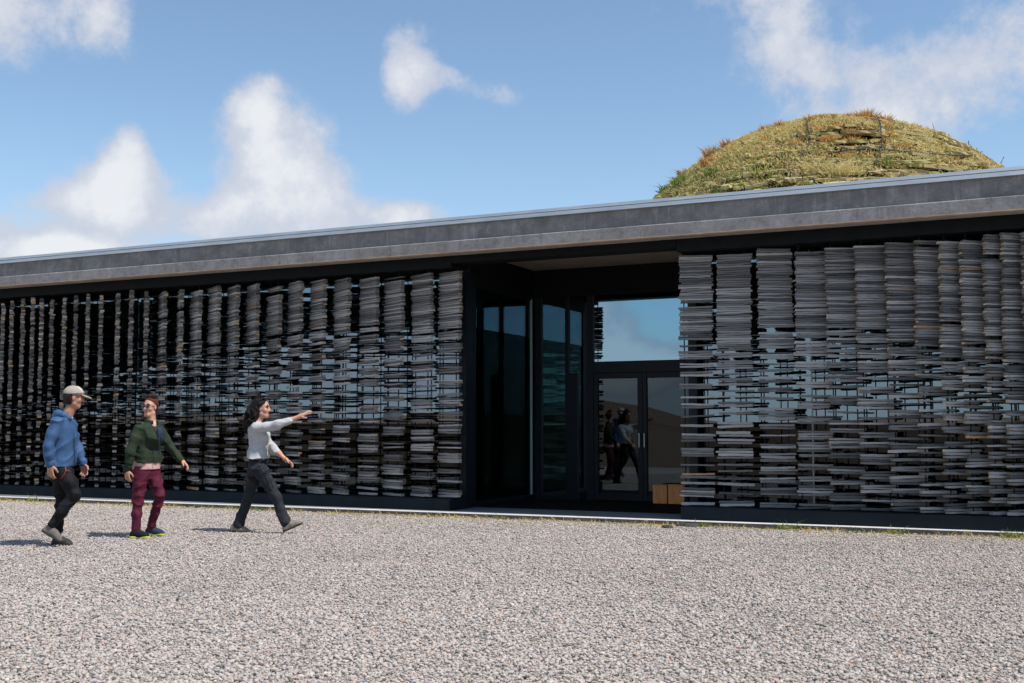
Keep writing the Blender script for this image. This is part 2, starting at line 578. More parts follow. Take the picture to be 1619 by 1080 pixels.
# pavement slab under the facade and its kerb
X0, X1 = -34.0, 14.0
NX = 24
vs, fs = [], []
for i in range(NX + 1):
    x = X0 + (X1 - X0) * i / NX
    y = kerb_y(x)
    vs += [(x, y + .10, .07), (x, 26.0, .07)]
for i in range(NX):
    fs.append((2 * i, 2 * i + 2, 2 * i + 3, 2 * i + 1))
pydata('pavement', vs, fs, M_SLAB, None, 'structure')
vs, fs = [], []
for i in range(NX + 1):
    x = X0 + (X1 - X0) * i / NX
    y = kerb_y(x)
    vs += [(x, y, -.05), (x, y, .064), (x, y + .008, .073), (x, y + .098, .074), (x, y + .10, .04)]
for i in range(NX):
    for k in range(4):
        a = 5 * i + k
        fs.append((a, a + 5, a + 6, a + 1))
M_KERBF = mottled('kerb_shaded_face', (.07, .068, .065), (.13, .125, .115), 9, .9, .3, .006)  # darker copy for the upright face, shade put into the colour
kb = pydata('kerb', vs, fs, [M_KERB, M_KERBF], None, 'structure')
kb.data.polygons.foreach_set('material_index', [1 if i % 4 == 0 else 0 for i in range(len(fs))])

# ------------------------------------------------------------------ building
bld = thing('visitor_building', 'long low dark building with a concrete roof edge and a glazed recessed entrance', 'building', (-8, 18, 0))
INV = Matrix.Translation((8, -18, 0))


def bpart(name, lo, hi, m, parent=bld, bev=.004):
    o = box(name, lo, hi, m, parent, None, bev)
    off = Vector((8, -18, 0))
    o.data.transform(Matrix.Translation(off))
    return o


def bmesh_part(name, v, f, m, smooth=False, parent=bld):
    return pydata(name, [(x + 8, y - 18, z) for x, y, z in v], f, m, parent, None, smooth)


FY = 15.14
# roof edge: profile swept along X (lower concrete tier, ledge, upper tier), slightly irregular edges
def sweep(name, prof, m, jit=0.0, step=.5):
    n = int((X1 - X0) / step)
    v, f = [], []
    for i in range(n + 1):
        x = X0 + (X1 - X0) * i / n
        for k, (y, z) in enumerate(prof):
            jj = noise.noise(Vector((x * 1.7, k * 3.1, len(prof)))) * jit
            v.append((x, y + jj * .6, z + jj))
    p = len(prof)
    for i in range(n):
        for k in range(p - 1):
            a = i * p + k
            f.append((a, a + p, a + p + 1, a + 1))
    return bmesh_part(name, v, f, m)


sweep('fascia_edge', [(FY + .42, 4.012), (FY + .030, 4.010), (FY + .002, 4.024), (FY + .002, 4.183), (FY + .008, 4.192), (FY + .05, 4.20)], M_CONC_LO, .004, .22)
sweep('bounce_edge', [(FY + .032, 4.009), (FY + .030, 3.994), (FY + .010, 3.996), (FY - .003, 4.012), (FY + .001, 4.0235)], M_BOUNCE, .002, .22)  # added strip along the fascia foot, coloured as bounced light
sweep('fascia_board', [(FY + .046, 4.196), (FY + .044, 4.455), (FY + .11, 4.457)], M_CONC_UP)
sweep('roof_flashing', [(FY + .040, 4.446), (FY + .012, 4.450), (FY + .040, 4.508), (FY + .056, 4.510), (FY + .056, 4.516), (FY + .046, 4.520), (FY + .075, 4.570), (FY + .20, 4.572)], M_FLASH, .0015, .22)
bpart('roof_slab', (X0, FY + .20, 4.30), (X1, 46.0, 4.565), M_ROOF, bev=0)
bpart('soffit', (X0, FY + .40, 4.16), (X1, 45.5, 4.29), M_SOFFIT, bev=0)
XL, XR = -8.50, -4.86          # entrance recess
# header beams of the screens and the entrance
bpart('header_beam', (X0, FY + .30, 3.835), (XL - .003, 15.92, 4.155), M_STEEL)
bpart('header_beam', (XR + .003, FY + .30, 3.835), (X1, 15.92, 4.155), M_STEEL)
bpart('entrance_beam', (XL, FY + .30, 3.90), (XR, 15.80, 4.155), M_STEEL)
bpart('plinth', (X0, 15.36, .071), (-8.47, 15.90, .245), M_PLINTH)
bpart('plinth', (XR + .05, 15.36, .071), (X1, 15.92, .245), M_PLINTH)
# corner posts of the recess
bpart('corner_post', (XL - .10, 15.925, .071), (XL + .015, 16.06, 3.834), M_FRAME)
bpart('corner_post', (XL - .10, 16.065, .071), (XL, 16.20, 3.834), M_FRAME)
bpart('corner_post', (XR - .0, 15.95, .071), (XR + .13, 16.20, 3.834), M_FRAME)
# screen glazing behind the slats
GY = 16.08


def pane_row(x0, x1, n, joints=()):
    w = (x1 - x0) / n
    for i in range(n):
        a, b2 = x0 + i * w, x0 + (i + 1) * w
        bpart('window_pane', (a + .012, GY, 1.405), (b2 - .012, GY + .012, 3.83), M_GLASS, bev=0)
        bpart('window_pane', (a + .012, GY, .30), (b2 - .012, GY + .012, 1.395), M_GLASS_L, bev=0)  # separate lower pane, added to hold the weaker reflection
        bpart('glass_joint' if i in joints else 'mullion', (b2 - .011, GY - .008, .246), (b2 + .011, GY + .05, 3.83), M_JOINT if i in joints else M_STEEL, bev=.002)
    bpart('window_sill', (x0, GY - .02, .246), (x1, GY + .05, .298), M_STEEL)


pane_row(-34, -8.62, 11)
pane_row(-4.68, 14, 12, (0,))
# recess: return walls
bpart('window_pane', (XL - .03, 16.30, .16), (XL - .018, 18.42, 2.935), M_GLASS_D, bev=0)
bpart('window_pane', (XL - .03, 16.30, 2.945), (XL - .018, 18.42, 3.60), M_GLASS_U, bev=0)  # added upper pane that carries the blue sky reflection
bpart('glass_joint', (XL - .035, 18.43, .16), (XL + .003, 18.475, 3.64), M_JOINT, bev=.003)
bpart('bottom_rail', (XL - .06, 16.21, .071), (XL, 18.54, .155), M_FRAME)
bpart('top_rail', (XL - .06, 16.21, 3.61), (XL - .001, 18.54, 4.155), M_STEEL)
bpart('mullion', (XL - .06, 16.205, .158), (XL - .001, 16.29, 3.605), M_FRAME)
bpart('return_wall', (XR + .02, 16.21, .071), (XR + .09, 18.70, 4.155), M_STEEL)
# recess: back wall
DY = 18.58
bpart('top_rail', (XL, DY - .03, 3.655), (XR + .018, DY + .10, 4.155), M_STEEL)
for (a, b2, z0, z1, nm) in [(-8.495, -8.36, .071, 3.65, 'mullion'), (-7.90, -7.83, 2.30, 3.65, 'mullion'), (-7.90, -7.67, .071, 2.298, 'mullion'), (-7.49, -7.365, .071, 3.65, 'mullion'), (-5.55, -5.42, .071, 3.65, 'mullion')]:
    bpart(nm, (a, DY - .04, z0), (b2, DY + .06, z1), M_FRAME)
bpart('transom_bar', (-7.363, DY - .045, 2.285), (-5.552, DY + .06, 2.485), M_FRAME)
bpart('bottom_rail', (-8.358, DY - .03, .071), (-7.902, DY + .05, .14), M_FRAME)
for (a, b2, z0, z1, mm) in [(-8.36, -7.90, .14, 3.652, M_GLASS), (-7.83, -7.49, 2.30, 3.652, M_GLASS), (-7.67, -7.49, .08, 2.298, M_GLASS), (-7.365, -5.55, 2.485, 3.652, M_GLASS_T), (-5.42, -4.85, .08, 3.652, M_GLASS)]:
    bpart('window_pane', (a, DY, z0), (b2, DY + .012, z1), mm, bev=0)
# double door
for (a, b2, hs) in [(-7.358, -6.470, 1), (-6.464, -5.556, -1)]:
    d = bpart('door', (a, DY - .035, .085), (a + .075, DY + .03, 2.28), M_FRAME)
    d.name = 'door'
    bpart('door_stile', (b2 - .085, DY - .035, .085), (b2, DY + .03, 2.28), M_FRAME, d)
    bpart('door_rail', (a + .077, DY - .033, 2.185), (b2 - .087, DY + .028, 2.28), M_FRAME, d)
    bpart('door_rail', (a + .077, DY - .033, .085), (b2 - .087, DY + .028, .21), M_FRAME, d)
    bpart('door_pane', (a + .07, DY - .002, .20), (b2 - .08, DY + .010, 2.19), M_GLASS_L2, d, 0)
    hx = b2 - .045 if hs > 0 else a + .04
    bpart('door_handle', (hx - .012, DY - .085, 1.0), (hx + .012, DY - .06, 1.24), M_JOINT, d, .004)
    bpart('handle_plate', (hx - .018, DY - .06, 1.09), (hx + .018, DY - .034, 1.15), M_FRAME, d, .002)
# interior shell
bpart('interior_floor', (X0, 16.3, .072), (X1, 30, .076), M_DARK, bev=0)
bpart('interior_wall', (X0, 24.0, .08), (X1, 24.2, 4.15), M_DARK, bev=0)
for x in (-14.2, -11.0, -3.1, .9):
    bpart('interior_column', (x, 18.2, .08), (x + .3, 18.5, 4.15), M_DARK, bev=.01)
bpart('red_spot_panel', (-3.30, 17.2, 2.52), (-3.02, 17.24, 2.60), M_REDSPOT)  # plain red panels making small red spots behind the glass
bpart('red_spot_panel', (-2.3, 18.2, 2.72), (-1.95, 18.24, 2.80), M_REDSPOT)
bpart('end_wall', (X0 - .3, 15.6, 0), (X0, 45, 4.29), M_STEEL, bev=0)
bpart('end_wall', (X1, 15.6, 0), (X1 + .3, 45, 4.29), M_STEEL, bev=0)
bpart('rear_wall', (X0, 45.5, 0), (X1, 45.8, 4.29), M_STEEL, bev=0)

# ------------------------------------------------------------------ timber slat columns
random.seed(7)
slat_meshes = []
for k in range(7):
    rng = random.Random(k)
    v, f, mi = [], [], []
    n = 7
    for i in range(n):
        x = -.5 + i / (n - 1)
        by, bz = rng.uniform(-.05, .05), rng.uniform(-.09, .09)
        hy = .5 * rng.uniform(.86, 1.0)
        ht, hb = .5 * rng.uniform(.74, 1.03), .5 * rng.uniform(.74, 1.03)
        ex0 = rng.uniform(-.016, .016) if i in (0, n - 1) else 0
        for (sy, sz) in ((-1, -1), (-1, -.5), (-1, .5), (-1, 1), (1, 1), (1, -1)):
            pr = 1.0 if abs(sz) == .5 else .93
            v.append((x + ex0 + (rng.uniform(-.010, .010) if i in (0, n - 1) else 0), by + sy * hy * pr, bz + (ht if sz > 0 else hb) * (sz if abs(sz) == 1 else sz * 1.5)))
    for i in range(n - 1):
        for q in range(6):
            a, b2 = i * 6 + q, i * 6 + (q + 1) % 6
            f.append((a, b2, b2 + 6, a + 6))
            mi.append(0)
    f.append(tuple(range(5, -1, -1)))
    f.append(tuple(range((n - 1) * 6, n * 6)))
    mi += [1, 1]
    me = bpy.data.meshes.new('slat')
    me.from_pydata(v, [], f)
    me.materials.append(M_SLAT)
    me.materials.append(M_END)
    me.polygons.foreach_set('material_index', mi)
    bmx = bmesh.new()
    bmx.from_mesh(me)
    bmesh.ops.recalc_face_normals(bmx, faces=bmx.faces)
    bmx.to_mesh(me)
    bmx.free()
    slat_meshes.append(me)
bm = bmesh.new()
tube_bm(bm, [(0, 0, 0), (0, 0, 1)], 1.0, 6)
bmesh.ops.recalc_face_normals(bm, faces=bm.faces)
rod_mesh = bpy.data.meshes.new('rod')
bm.to_mesh(rod_mesh)
bm.free()
rod_mesh.materials.append(M_STEEL)

SY = 15.62
left_px = [5, 19, 36, 52, 66, 82, 102, 120, 139, 160, 186, 207, 231, 257, 285, 310, 339, 369, 400, 434, 467, 503, 541, 584, 623, 668, 712]
right_px = [1100, 1160, 1225, 1283, 1334, 1382, 1430, 1475, 1513, 1547, 1584, 1612]
LX = [float(on_y(p, 500, SY)[0]) for p in left_px]
RX = [float(on_y(p, 450, SY)[0]) for p in right_px]
LX = [LX[0] - .24 * (8 - k) for k in range(8)] + LX
left_px = [-22] * 7 + [-8] + left_px
RX = RX + [RX[-1] + .24 * k for k in range(1, 13)]
right_px = right_px + [1640, 1668] + [1696] * 10
BL = ([-22, 5, 120, 186, 231, 285, 340, 400, 467, 541, 600, 712], [650, 640, 602, 592, 575, 560, 548, 545, 538, 533, 528, 521])
BR = ([1100, 1160, 1225, 1283, 1334, 1382, 1430, 1475, 1513, 1547, 1612, 1700], [545, 550, 530, 526, 508, 540, 552, 550, 560, 562, 560, 560])
LEN = .505
ANG_L = ([-22, 5, 66, 120, 160, 186, 207, 231, 257, 285, 310, 339, 369, 400, 434, 467, 503, 541, 584, 623, 668, 712],
         [-40, -40.5, -42, -44, -44.5, -43, -43.5, -44, -37, -42.5, -32, -31, -33, -32, -29.5, -29.5, -28.5, -29, -25, -25.5, -22.5, -21])
ANG_R = ([1100, 1160, 1225, 1283, 1334, 1382, 1430, 1475, 1513, 1547, 1584, 1612, 1700], [12, 8, 21, 22, 26, 28, 29, 35, 37, 38, 37, 38, 40])
ORD = ['first', 'second', 'third', 'fourth', 'fifth', 'sixth', 'seventh', 'eighth', 'ninth', 'tenth', 'eleventh', 'twelfth', 'thirteenth', 'fourteenth', 'fifteenth', 'sixteenth',
       'seventeenth', 'eighteenth', 'nineteenth', 'twentieth', 'twenty-first', 'twenty-second', 'twenty-third', 'twenty-fourth', 'twenty-fifth', 'twenty-sixth', 'twenty-seventh',
       'twenty-eighth', 'twenty-ninth', 'thirtieth', 'thirty-first', 'thirty-second', 'thirty-third', 'thirty-fourth', 'thirty-fifth', 'thirty-sixth']


def column(x, ang, px, tab, label, group, seed, length=LEN):
    rng = random.Random(seed)
    root = thing('slat_stack', label, 'slat stack', (x, SY, .246), 0, group)
    zb = float(np.interp(px, *tab))
    P = on_y(px, zb, SY)
    zb = P[2] - .246
    ztop = 3.80 - .246 + rng.uniform(-.05, .02)
    ca, sa = math.cos(ang), math.sin(ang)
    for s in (-.17, .15):
        r = bpy.data.objects.new('rod', rod_mesh)
        COL.objects.link(r)
        r.parent = root
        r.location = (s * ca, s * sa, .0)
        r.scale = (.009, .009, 3.588)
    z = .012
    drift = rng.uniform(-1, 1)
    while z < ztop:
        dense = z > zb + rng.uniform(-.12, .12)
        if dense:
            run, gap = 40, 0
            if rng.random() < .05:
                gap = rng.uniform(.02, .07)
            run = rng.randint(4, 9)
            tight = .0012
        else:
            run = rng.choice([1, 1, 1, 2, 2, 3, 4])
            gap = rng.uniform(.03, .14) if z > .7 else rng.uniform(.05, .14)
            gap *= .74 if ang > 0 else .9
            if zb - z < .5:
                gap *= .6
                run += rng.choice([0, 0, 1, 2])
            tight = .003
        for _ in range(run):
            th = rng.uniform(.019, .036) if dense else rng.uniform(.022, .044)
            if z + th > ztop:
                z = 9
                break
            o = bpy.data.objects.new('slat', slat_meshes[rng.randrange(7)])
            COL.objects.link(o)
            o.parent = root
            ln = length * rng.uniform(.93, 1.03)
            off = rng.gauss(0, .007) + .006 * math.sin(z * 3.1 + drift * 5)
            o.location = (off * ca + rng.gauss(0, .006) * -sa, off * sa + rng.gauss(0, .006) * ca, z + th / 2)
            o.rotation_euler = (rng.gauss(0, .012), rng.gauss(0, .013), ang + rng.gauss(0, .032))
            o.scale = (ln, rng.uniform(.062, .084), th)
            z += th + tight * rng.uniform(.3, 2)
        z += gap
    return root


def look_words(i, ang):
    if ang < -38:
        return 'grey timber turned edge-on into a thin strip'
    if ang < -27.5:
        return 'grey timber turned well away and looking narrow'
    if ang < 0:
        return 'grey timber half turned and fairly broad'
    if i < 3:
        return 'broad grey timber almost flat to the front'
    if ang < 30:
        return 'dark grey timber slightly turned'
    return 'dark blue-grey timber turned and overlapping its neighbour'


NL = len(LX)
for i, (x, px) in enumerate(zip(LX, left_px)):
    ang = float(np.interp(px, *ANG_L))
    column(x, math.radians(ang), px, BL, '%s slat stack left of the doorway, %s' % (ORD[NL - 1 - i], look_words(i, ang)), 'timber slat columns left of the doorway', 100 + i)
for i, (x, px) in enumerate(zip(RX, right_px)):
    ang = float(np.interp(px, *ANG_R))
    column(x, math.radians(ang), px, BR, '%s slat stack right of the doorway, %s' % (ORD[i], look_words(i, ang)), 'timber slat columns right of the doorway', 300 + i, (.468, .49, .478, .455)[i] if i < 4 else .49)

# wooden boxes beside the door
for i, (p0, p1, lab) in enumerate([((1032, 768), (1054.5, 793), 'deep orange wooden box at the foot of the right door leaf, left of the pair'),
                                   ((1056, 768), (1082, 793), 'paler orange wooden box beside the slat screen, right of the pair by the door')]):
    a, b2 = on_y(*p0, 18.20), on_y(*p1, 18.20)
    w = b2[0] - a[0]
    root = thing('wooden_box', lab, 'box', ((a[0] + b2[0]) / 2, 18.33, .071), 0, 'wooden boxes by the door')
    h = a[2] - .071
    for k in range(2):
        box('board', (-w / 2 + k * w / 2 + .001, -.13, 0.01), (-w / 2 + (k + 1) * w / 2 - .001, -.112, h), M_CRATE, root, None, .003)
    box('side_board', (-w / 2 + .002, -.111, .01), (-w / 2 + .018, .111, h - .003), M_CRATE, root, None, .003)
    box('side_board', (w / 2 - .018, -.111, .01), (w / 2 - .002, .111, h - .003), M_CRATE, root, None, .003)
    box('rear_board', (-w / 2 + .002, .112, .01), (w / 2 - .002, .13, h), M_CRATE, root, None, .003)
    box('lid', (-w / 2, -.135, h + .001), (w / 2, .135, h + .018), M_CRATE, root, None, .004)

# ------------------------------------------------------------------ earth mound on the roof
DX, DYC, DZ0 = -4.62, 26.2, 4.56
DRS, DC = 5.35, 1.80          # sphere radius and depth of its centre below the roof
PH0 = math.asin(DC / DRS)
mound = thing('earth_mound', 'rounded earth mound of stacked dry turf sods rising from the roof', 'mound', (DX, DYC, DZ0))


def dome_rad(h):
    return DRS * math.cos(PH0 + h * (math.pi / 2 - PH0))


def dome_pt(th, h, lift=0.0):        # th: angle round from -Y towards +X ; h: 0..1 share of the arc from the roof to the top
    ph = PH0 + h * (math.pi / 2 - PH0)
    n = Vector((math.sin(th) * math.cos(ph), -math.cos(th) * math.cos(ph), math.sin(ph)))
    wob = .05 * math.sin(3 * th + 1) + .04 * math.sin(7 * th + h * 9)
    return n * (DRS + lift + wob * math.cos(ph)) - Vector((0, 0, DC)), n


vs, fs = [], []
NT_, NH_ = 90, 26
for j in range(NH_ + 1):
    for i in range(NT_):
        p, n = dome_pt(2 * math.pi * i / NT_, .0 + .995 * j / NH_)
        p = p - n * .10
        p += n * noise.noise(p * 1.3) * .05
        vs.append(p)
for j in range(NH_):
    for i in range(NT_):
        a, b2 = j * NT_ + i, j * NT_ + (i + 1) % NT_
        fs.append((a, b2, b2 + NT_, a + NT_))
pydata('soil_core', vs, fs, M_SOIL, mound, None, True)
# sods laid in courses
sod_src = []
for k in range(8):
    rng = random.Random(50 + k)
    bm = bmesh.new()
    bmesh.ops.create_cube(bm, size=1)
    bmesh.ops.subdivide_edges(bm, edges=[e for e in bm.edges if abs((e.verts[0].co - e.verts[1].co).x) > .5], cuts=2)
    for v in bm.verts:
        v.co += Vector((rng.uniform(-.1, .1), rng.uniform(-.12, .12), rng.uniform(-.14, .14)))
    bmesh.ops.recalc_face_normals(bm, faces=bm.faces)
    me = bpy.data.meshes.new('sod')
    bm.to_mesh(me)
    bm.free()
    me.materials.append(M_SODS[k % 4])
    sod_src.append(me)
rng = random.Random(11)
courses = 78
sods = []
for j in range(16, courses):
    h = (j + .5) / courses * .97
    p0, n0 = dome_pt(0, h)
    circ = dome_rad(h)
    th = -1.75 + rng.uniform(0, .05)
    while th < 1.75:
        ln = rng.uniform(.12, .30) if th < .05 else rng.uniform(.22, .62)
        dth = ln / max(circ, .4)
        if th > -.15 and .2 < h < .8 and rng.random() < .05:       # skipped sods bare the dark core, imitating a shadow line
            th += rng.uniform(.12, .35) / max(circ, .4)
            continue
        if rng.random() < .93:
            tm = th + dth / 2
            ledge = j % 4 == 0 and tm > -.35 and .22 < h < .84
            if j % 4 == 3 and tm > -.35 + rng.uniform(-.2, .2) and .2 < h < .84 and noise.noise(Vector((tm * 3, j * 1.3, 2))) > -.05:
                th += dth
                continue
            p, n = dome_pt(tm, h + rng.gauss(0, .0014 if tm > .05 else .003), rng.gauss(0, .03) + (.045 if ledge else 0))
            hh = rng.uniform(.045, .062) if tm > .05 else rng.uniform(.045, .08)
            sods.append((p, n, tm, ln * .97, rng.uniform(.2, .3), hh, rng.gauss(0, .05), rng.randrange(8)))
        th += dth + (.015 / max(circ, .4))


def sod_mx(s):
    p, n, tm, ln, dp, hh, rot, k = s
    xa = Vector((math.cos(tm), math.sin(tm), 0))
    tilt = .35
    za = (Vector((0, 0, 1)) * (1 - tilt) + n * tilt)
    za = (za - xa * za.dot(xa)).normalized()
    ya = za.cross(xa)
    m = Matrix((xa, ya, za)).transposed().to_4x4()
    return Matrix.Translation(p) @ m @ Matrix.Rotation(rot, 4, 'Y') @ Matrix.Diagonal((ln, dp, hh, 1))


cam_l = Vector(CAM) - Vector((DX, DYC, DZ0))
vis = []
for s in sods:
    facing = (cam_l - s[0]).normalized().dot(s[1])
    hid = 0 if s[0].z > 1.5 else 1
    vis.append((-(facing * s[3] * s[5]) + hid * 9 + (0 if s[2] > -.1 else .01), s))
vis.sort(key=lambda a: a[0])
for q, (_, s) in enumerate(vis[:300]):
    o = bpy.data.objects.new('sod', sod_src[s[7]])
    COL.objects.link(o)
    o.parent = mound
    o.matrix_local = sod_mx(s)
bm = bmesh.new()
for _, s in vis[300:]:
    nb = len(bm.faces)
    bm.from_mesh(sod_src[s[7]])
    bm.verts.ensure_lookup_table()
    bm.faces.ensure_lookup_table()
    nv = len(sod_src[s[7]].vertices)
    mx = sod_mx(s)
    for v in bm.verts[len(bm.verts) - nv:]:
        v.co = mx @ v.co
    for f in bm.faces[nb:]:
        f.material_index = s[7] % 4
me = bpy.data.meshes.new('sod_courses')
bm.to_mesh(me)
bm.free()
link('sod_courses', me, M_SODS, mound, 'stuff')


def blades(root_pts, mats, seed, hmin, hmax, lean=.5, wid=.006, curve=.4):
    """root_pts: list of (pos, normal, material index, height factor)"""
    rg = random.Random(seed)
    v, f, mi = [], [], []
    for (p, n, m, hf) in root_pts:
        hgt = rg.uniform(hmin, hmax) * hf
        d = Vector((rg.gauss(0, lean), rg.gauss(0, lean), 1.0)) + n * .35
        d.normalize()
        side = d.cross(Vector((rg.uniform(-1, 1), rg.uniform(-1, 1), .1))).normalized() * wid * rg.uniform(.6, 1.4)
        bend = Vector((rg.gauss(0, curve), rg.gauss(0, curve), -curve * .5)) * hgt
        a = len(v)
        mid = p + d * hgt * .55 + bend * .2
        tip = p + d * hgt + bend
        v += [p - side, p + side, mid - side * .7, mid + side * .7, tip]
        f += [(a, a + 1, a + 3, a + 2), (a + 2, a + 3, a + 4)]
        mi += [m, m]
    me = bpy.data.meshes.new('blades')
    me.from_pydata([tuple(x) for x in v], [], f)
    for m in mats:
        me.materials.append(m)
    me.polygons.foreach_set('material_index', mi)
    return me


# short dry turf growing over the courses; greener towards the low left side
rng = random.Random(5)
pts = []
BM = [M_BLADES[k] for k in ('straw', 'olive', 'green', 'orange', 'rust')]
while len(pts) < 125000:
    th = rng.uniform(-1.75, 1.75)
    h = rng.random() ** .8 * .84 + .155
    p, n = dome_pt(th, h, rng.uniform(.0, .125))
    cover = noise.noise(Vector((th * 2.2, h * 7, 3))) + (.6 if th < -.2 else .3 if th < .2 else -.12) + (.35 if h < .40 else 0) + (.4 if h > .75 else 0) + .25 * noise.noise(Vector((th * 9, h * 25, 8)))
    if cover < rng.uniform(-.35, .35):
        continue
    if int(h / .97 * courses) % 4 == 3 and th > -.3 and .2 < h < .84 and rng.random() < .6:
        continue
    g = (.44 - h) * 2.0 + (-th - .25) * .38 + .25 * noise.noise(Vector((th * 5, h * 11, 1)))
    u = rng.random()
    if u < max(0, min(.75, g)):
        m = 2
    else:
        m = rng.choice([0, 0, 0, 0, 0, 0, 1, 1, 1, 3, 4])
    pts.append((p, n, m, 1.0))
me = blades(pts, BM, 3, .03, .10, .9, .008)
o = link('mound_turf', me, None, None, 'stuff')
o.location = (DX, DYC, DZ0)
tag(o, 'short dry straw and green turf growing over the roof mound', 'grass')


# orange tussocks, each its own plant
def dome_at_px(px, py):
    """where a sight line through a pixel meets the mound (marching)"""
    r = ray(px, py)
    r = r / np.linalg.norm(r)
    for s in np.arange(20, 34, .03):
        q = Vector(CAM + r * s) - Vector((DX, DYC, DZ0))
        if q.z <= 0:
            continue
        c = q + Vector((0, 0, DC))
        if c.length <= DRS + .03:
            return q, math.atan2(q.x, -q.y), (math.asin(min(1, c.z / c.length)) - PH0) / (math.pi / 2 - PH0)
    return None


TUFTS = [(1285, 196, .26, 'crest, left of the middle'), (1297, 192, .22, 'crest just left of the top hose'), (1316, 192, .20, 'crest left of the summit'), (1332, 190, .2, 'low crest by the summit'), (1345, 188, .24, 'summit, greenish at the base'),
         (1362, 188, .27, 'summit, tall and pale'), (1372, 186, .33, 'very top of the mound, tallest one'), (1398, 196, .26, 'crest right of the top hose'), (1402, 203, .2, 'slope just under the right crest tuft'),
         (1213, 210, .22, 'upper left slope, dark olive foot'), (1233, 199, .24, 'left crest beside a small bush'), (1150, 232, .27, 'left flank, third from the low end'), (1125, 250, .34, 'left flank, tall and peach coloured'), (1118, 262, .26, 'left flank under the tall peach tuft'),
         (1295, 210, .2, 'upper slope beside the left hose'), (1327, 206, .2, 'upper middle slope'), (1345, 213, .18, 'middle slope under the summit'), (1366, 208, .18, 'slope left of the right hose'), (1347, 226, .18, 'mid slope, rounded'),
         (1256, 232, .18, 'left middle slope, yellow'), (1310, 225, .2, 'centre slope over the dark courses'), (1408, 218, .2, 'right of the hose, half way up'), (1421, 240, .2, 'right slope between dark courses'), (1398, 228, .18, 'right of the hose near the long course'), (1335, 252, .18, 'lower middle slope above the straw')]
for i, (px, py, hgt, where) in enumerate(TUFTS):
    hit = None
    for dyp in range(0, 40, 2):
        hit = dome_at_px(px, py + dyp)
        if hit:
            break
    if not hit:
        continue
    q, th, h = hit
    rg = random.Random(900 + i)
    pp = []
    for k in range(190):
        a, rr = rg.uniform(0, 6.28), rg.random() ** .5 * .12
        pp.append((Vector((rr * math.cos(a), rr * math.sin(a), -.03)), Vector((math.cos(a) * .6, math.sin(a) * .6, .5)), rg.choice([0, 0, 0, 1, 2]), 1.0))
    me = blades(pp, [M_BLADES['orange'], M_BLADES['rust'], M_BLADES['straw']], 300 + i, hgt * .6, hgt * 1.2, .30, .011, .22)
    o = link('grass_tuft', me, None)
    o.location = q + Vector((DX, DYC, DZ0))
    tag(o, 'orange dry grass tuft on the roof mound: ' + where, 'grass tuft', 'orange grass tufts on the roof mound')

# hoses and stakes on the mound
HOSES = [([(1311, 186), (1296, 188), (1283, 195), (1276, 203), (1279, 216), (1282, 228), (1281, 236), (1270, 250), (1262, 262)], 'dark hose curving over the left part of the mound crest and down the slope'),
         ([(1384, 181), (1388, 195), (1390, 206), (1391, 218), (1393, 232), (1392, 244), (1386, 258), (1380, 270)], 'green hose running straight down the middle of the mound below the tallest tuft'),
         ([(1310, 252), (1340, 246), (1370, 244), (1395, 245), (1430, 248), (1465, 251), (1500, 254), (1530, 255)], 'long dark hose lying level across the right half of the mound'),
         ([(1468, 200), (1490, 209), (1510, 218), (1530, 228), (1550, 238), (1562, 243), (1572, 248)], 'dark hose along the right skyline of the mound')]
for pxs, lab in HOSES:
    pp = []
    for (a, b2) in pxs:
        hit = None
        for dyp in range(0, 30, 1):
            hit = dome_at_px(a, b2 + dyp)
            if hit:
                break
        if hit:
            q, th, h = hit
            _, n = dome_pt(th, h)
            pp.append(q + n * (.07 if 'skyline' in lab else .125) + Vector((DX, DYC, DZ0)))
    if len(pp) > 2:
        o = tube('hose', [p - pp[0] for p in pp], .009 if 'skyline' in lab else .014, M_HOSE)
        o.location = pp[0]
        tag(o, lab, 'hose', 'irrigation hoses on the mound')
for (px, py, hh, lean, lab) in [(1532, 232, .22, 0., 'short dark stake upright on the right shoulder of the mound'), (1578, 250, .24, .5, 'dark stake leaning at the right foot of the mound'),
                               (1480, 206, .30, -.2, 'thin twig standing on the right crest of the mound')]:
    hit = None
    for dyp in range(0, 30):
        hit = dome_at_px(px, py + dyp)
        if hit:
            break
    if hit:
        q = hit[0]
        o = tube('stake', [(0, 0, -.1), (lean * hh * .5, 0, hh * .5), (lean * hh, 0, hh)], .010 if hh < .3 or lean > 0 else .005, M_STAKE, None, 6)
        o.location = q + Vector((DX, DYC, DZ0))
        tag(o, lab, 'stake')

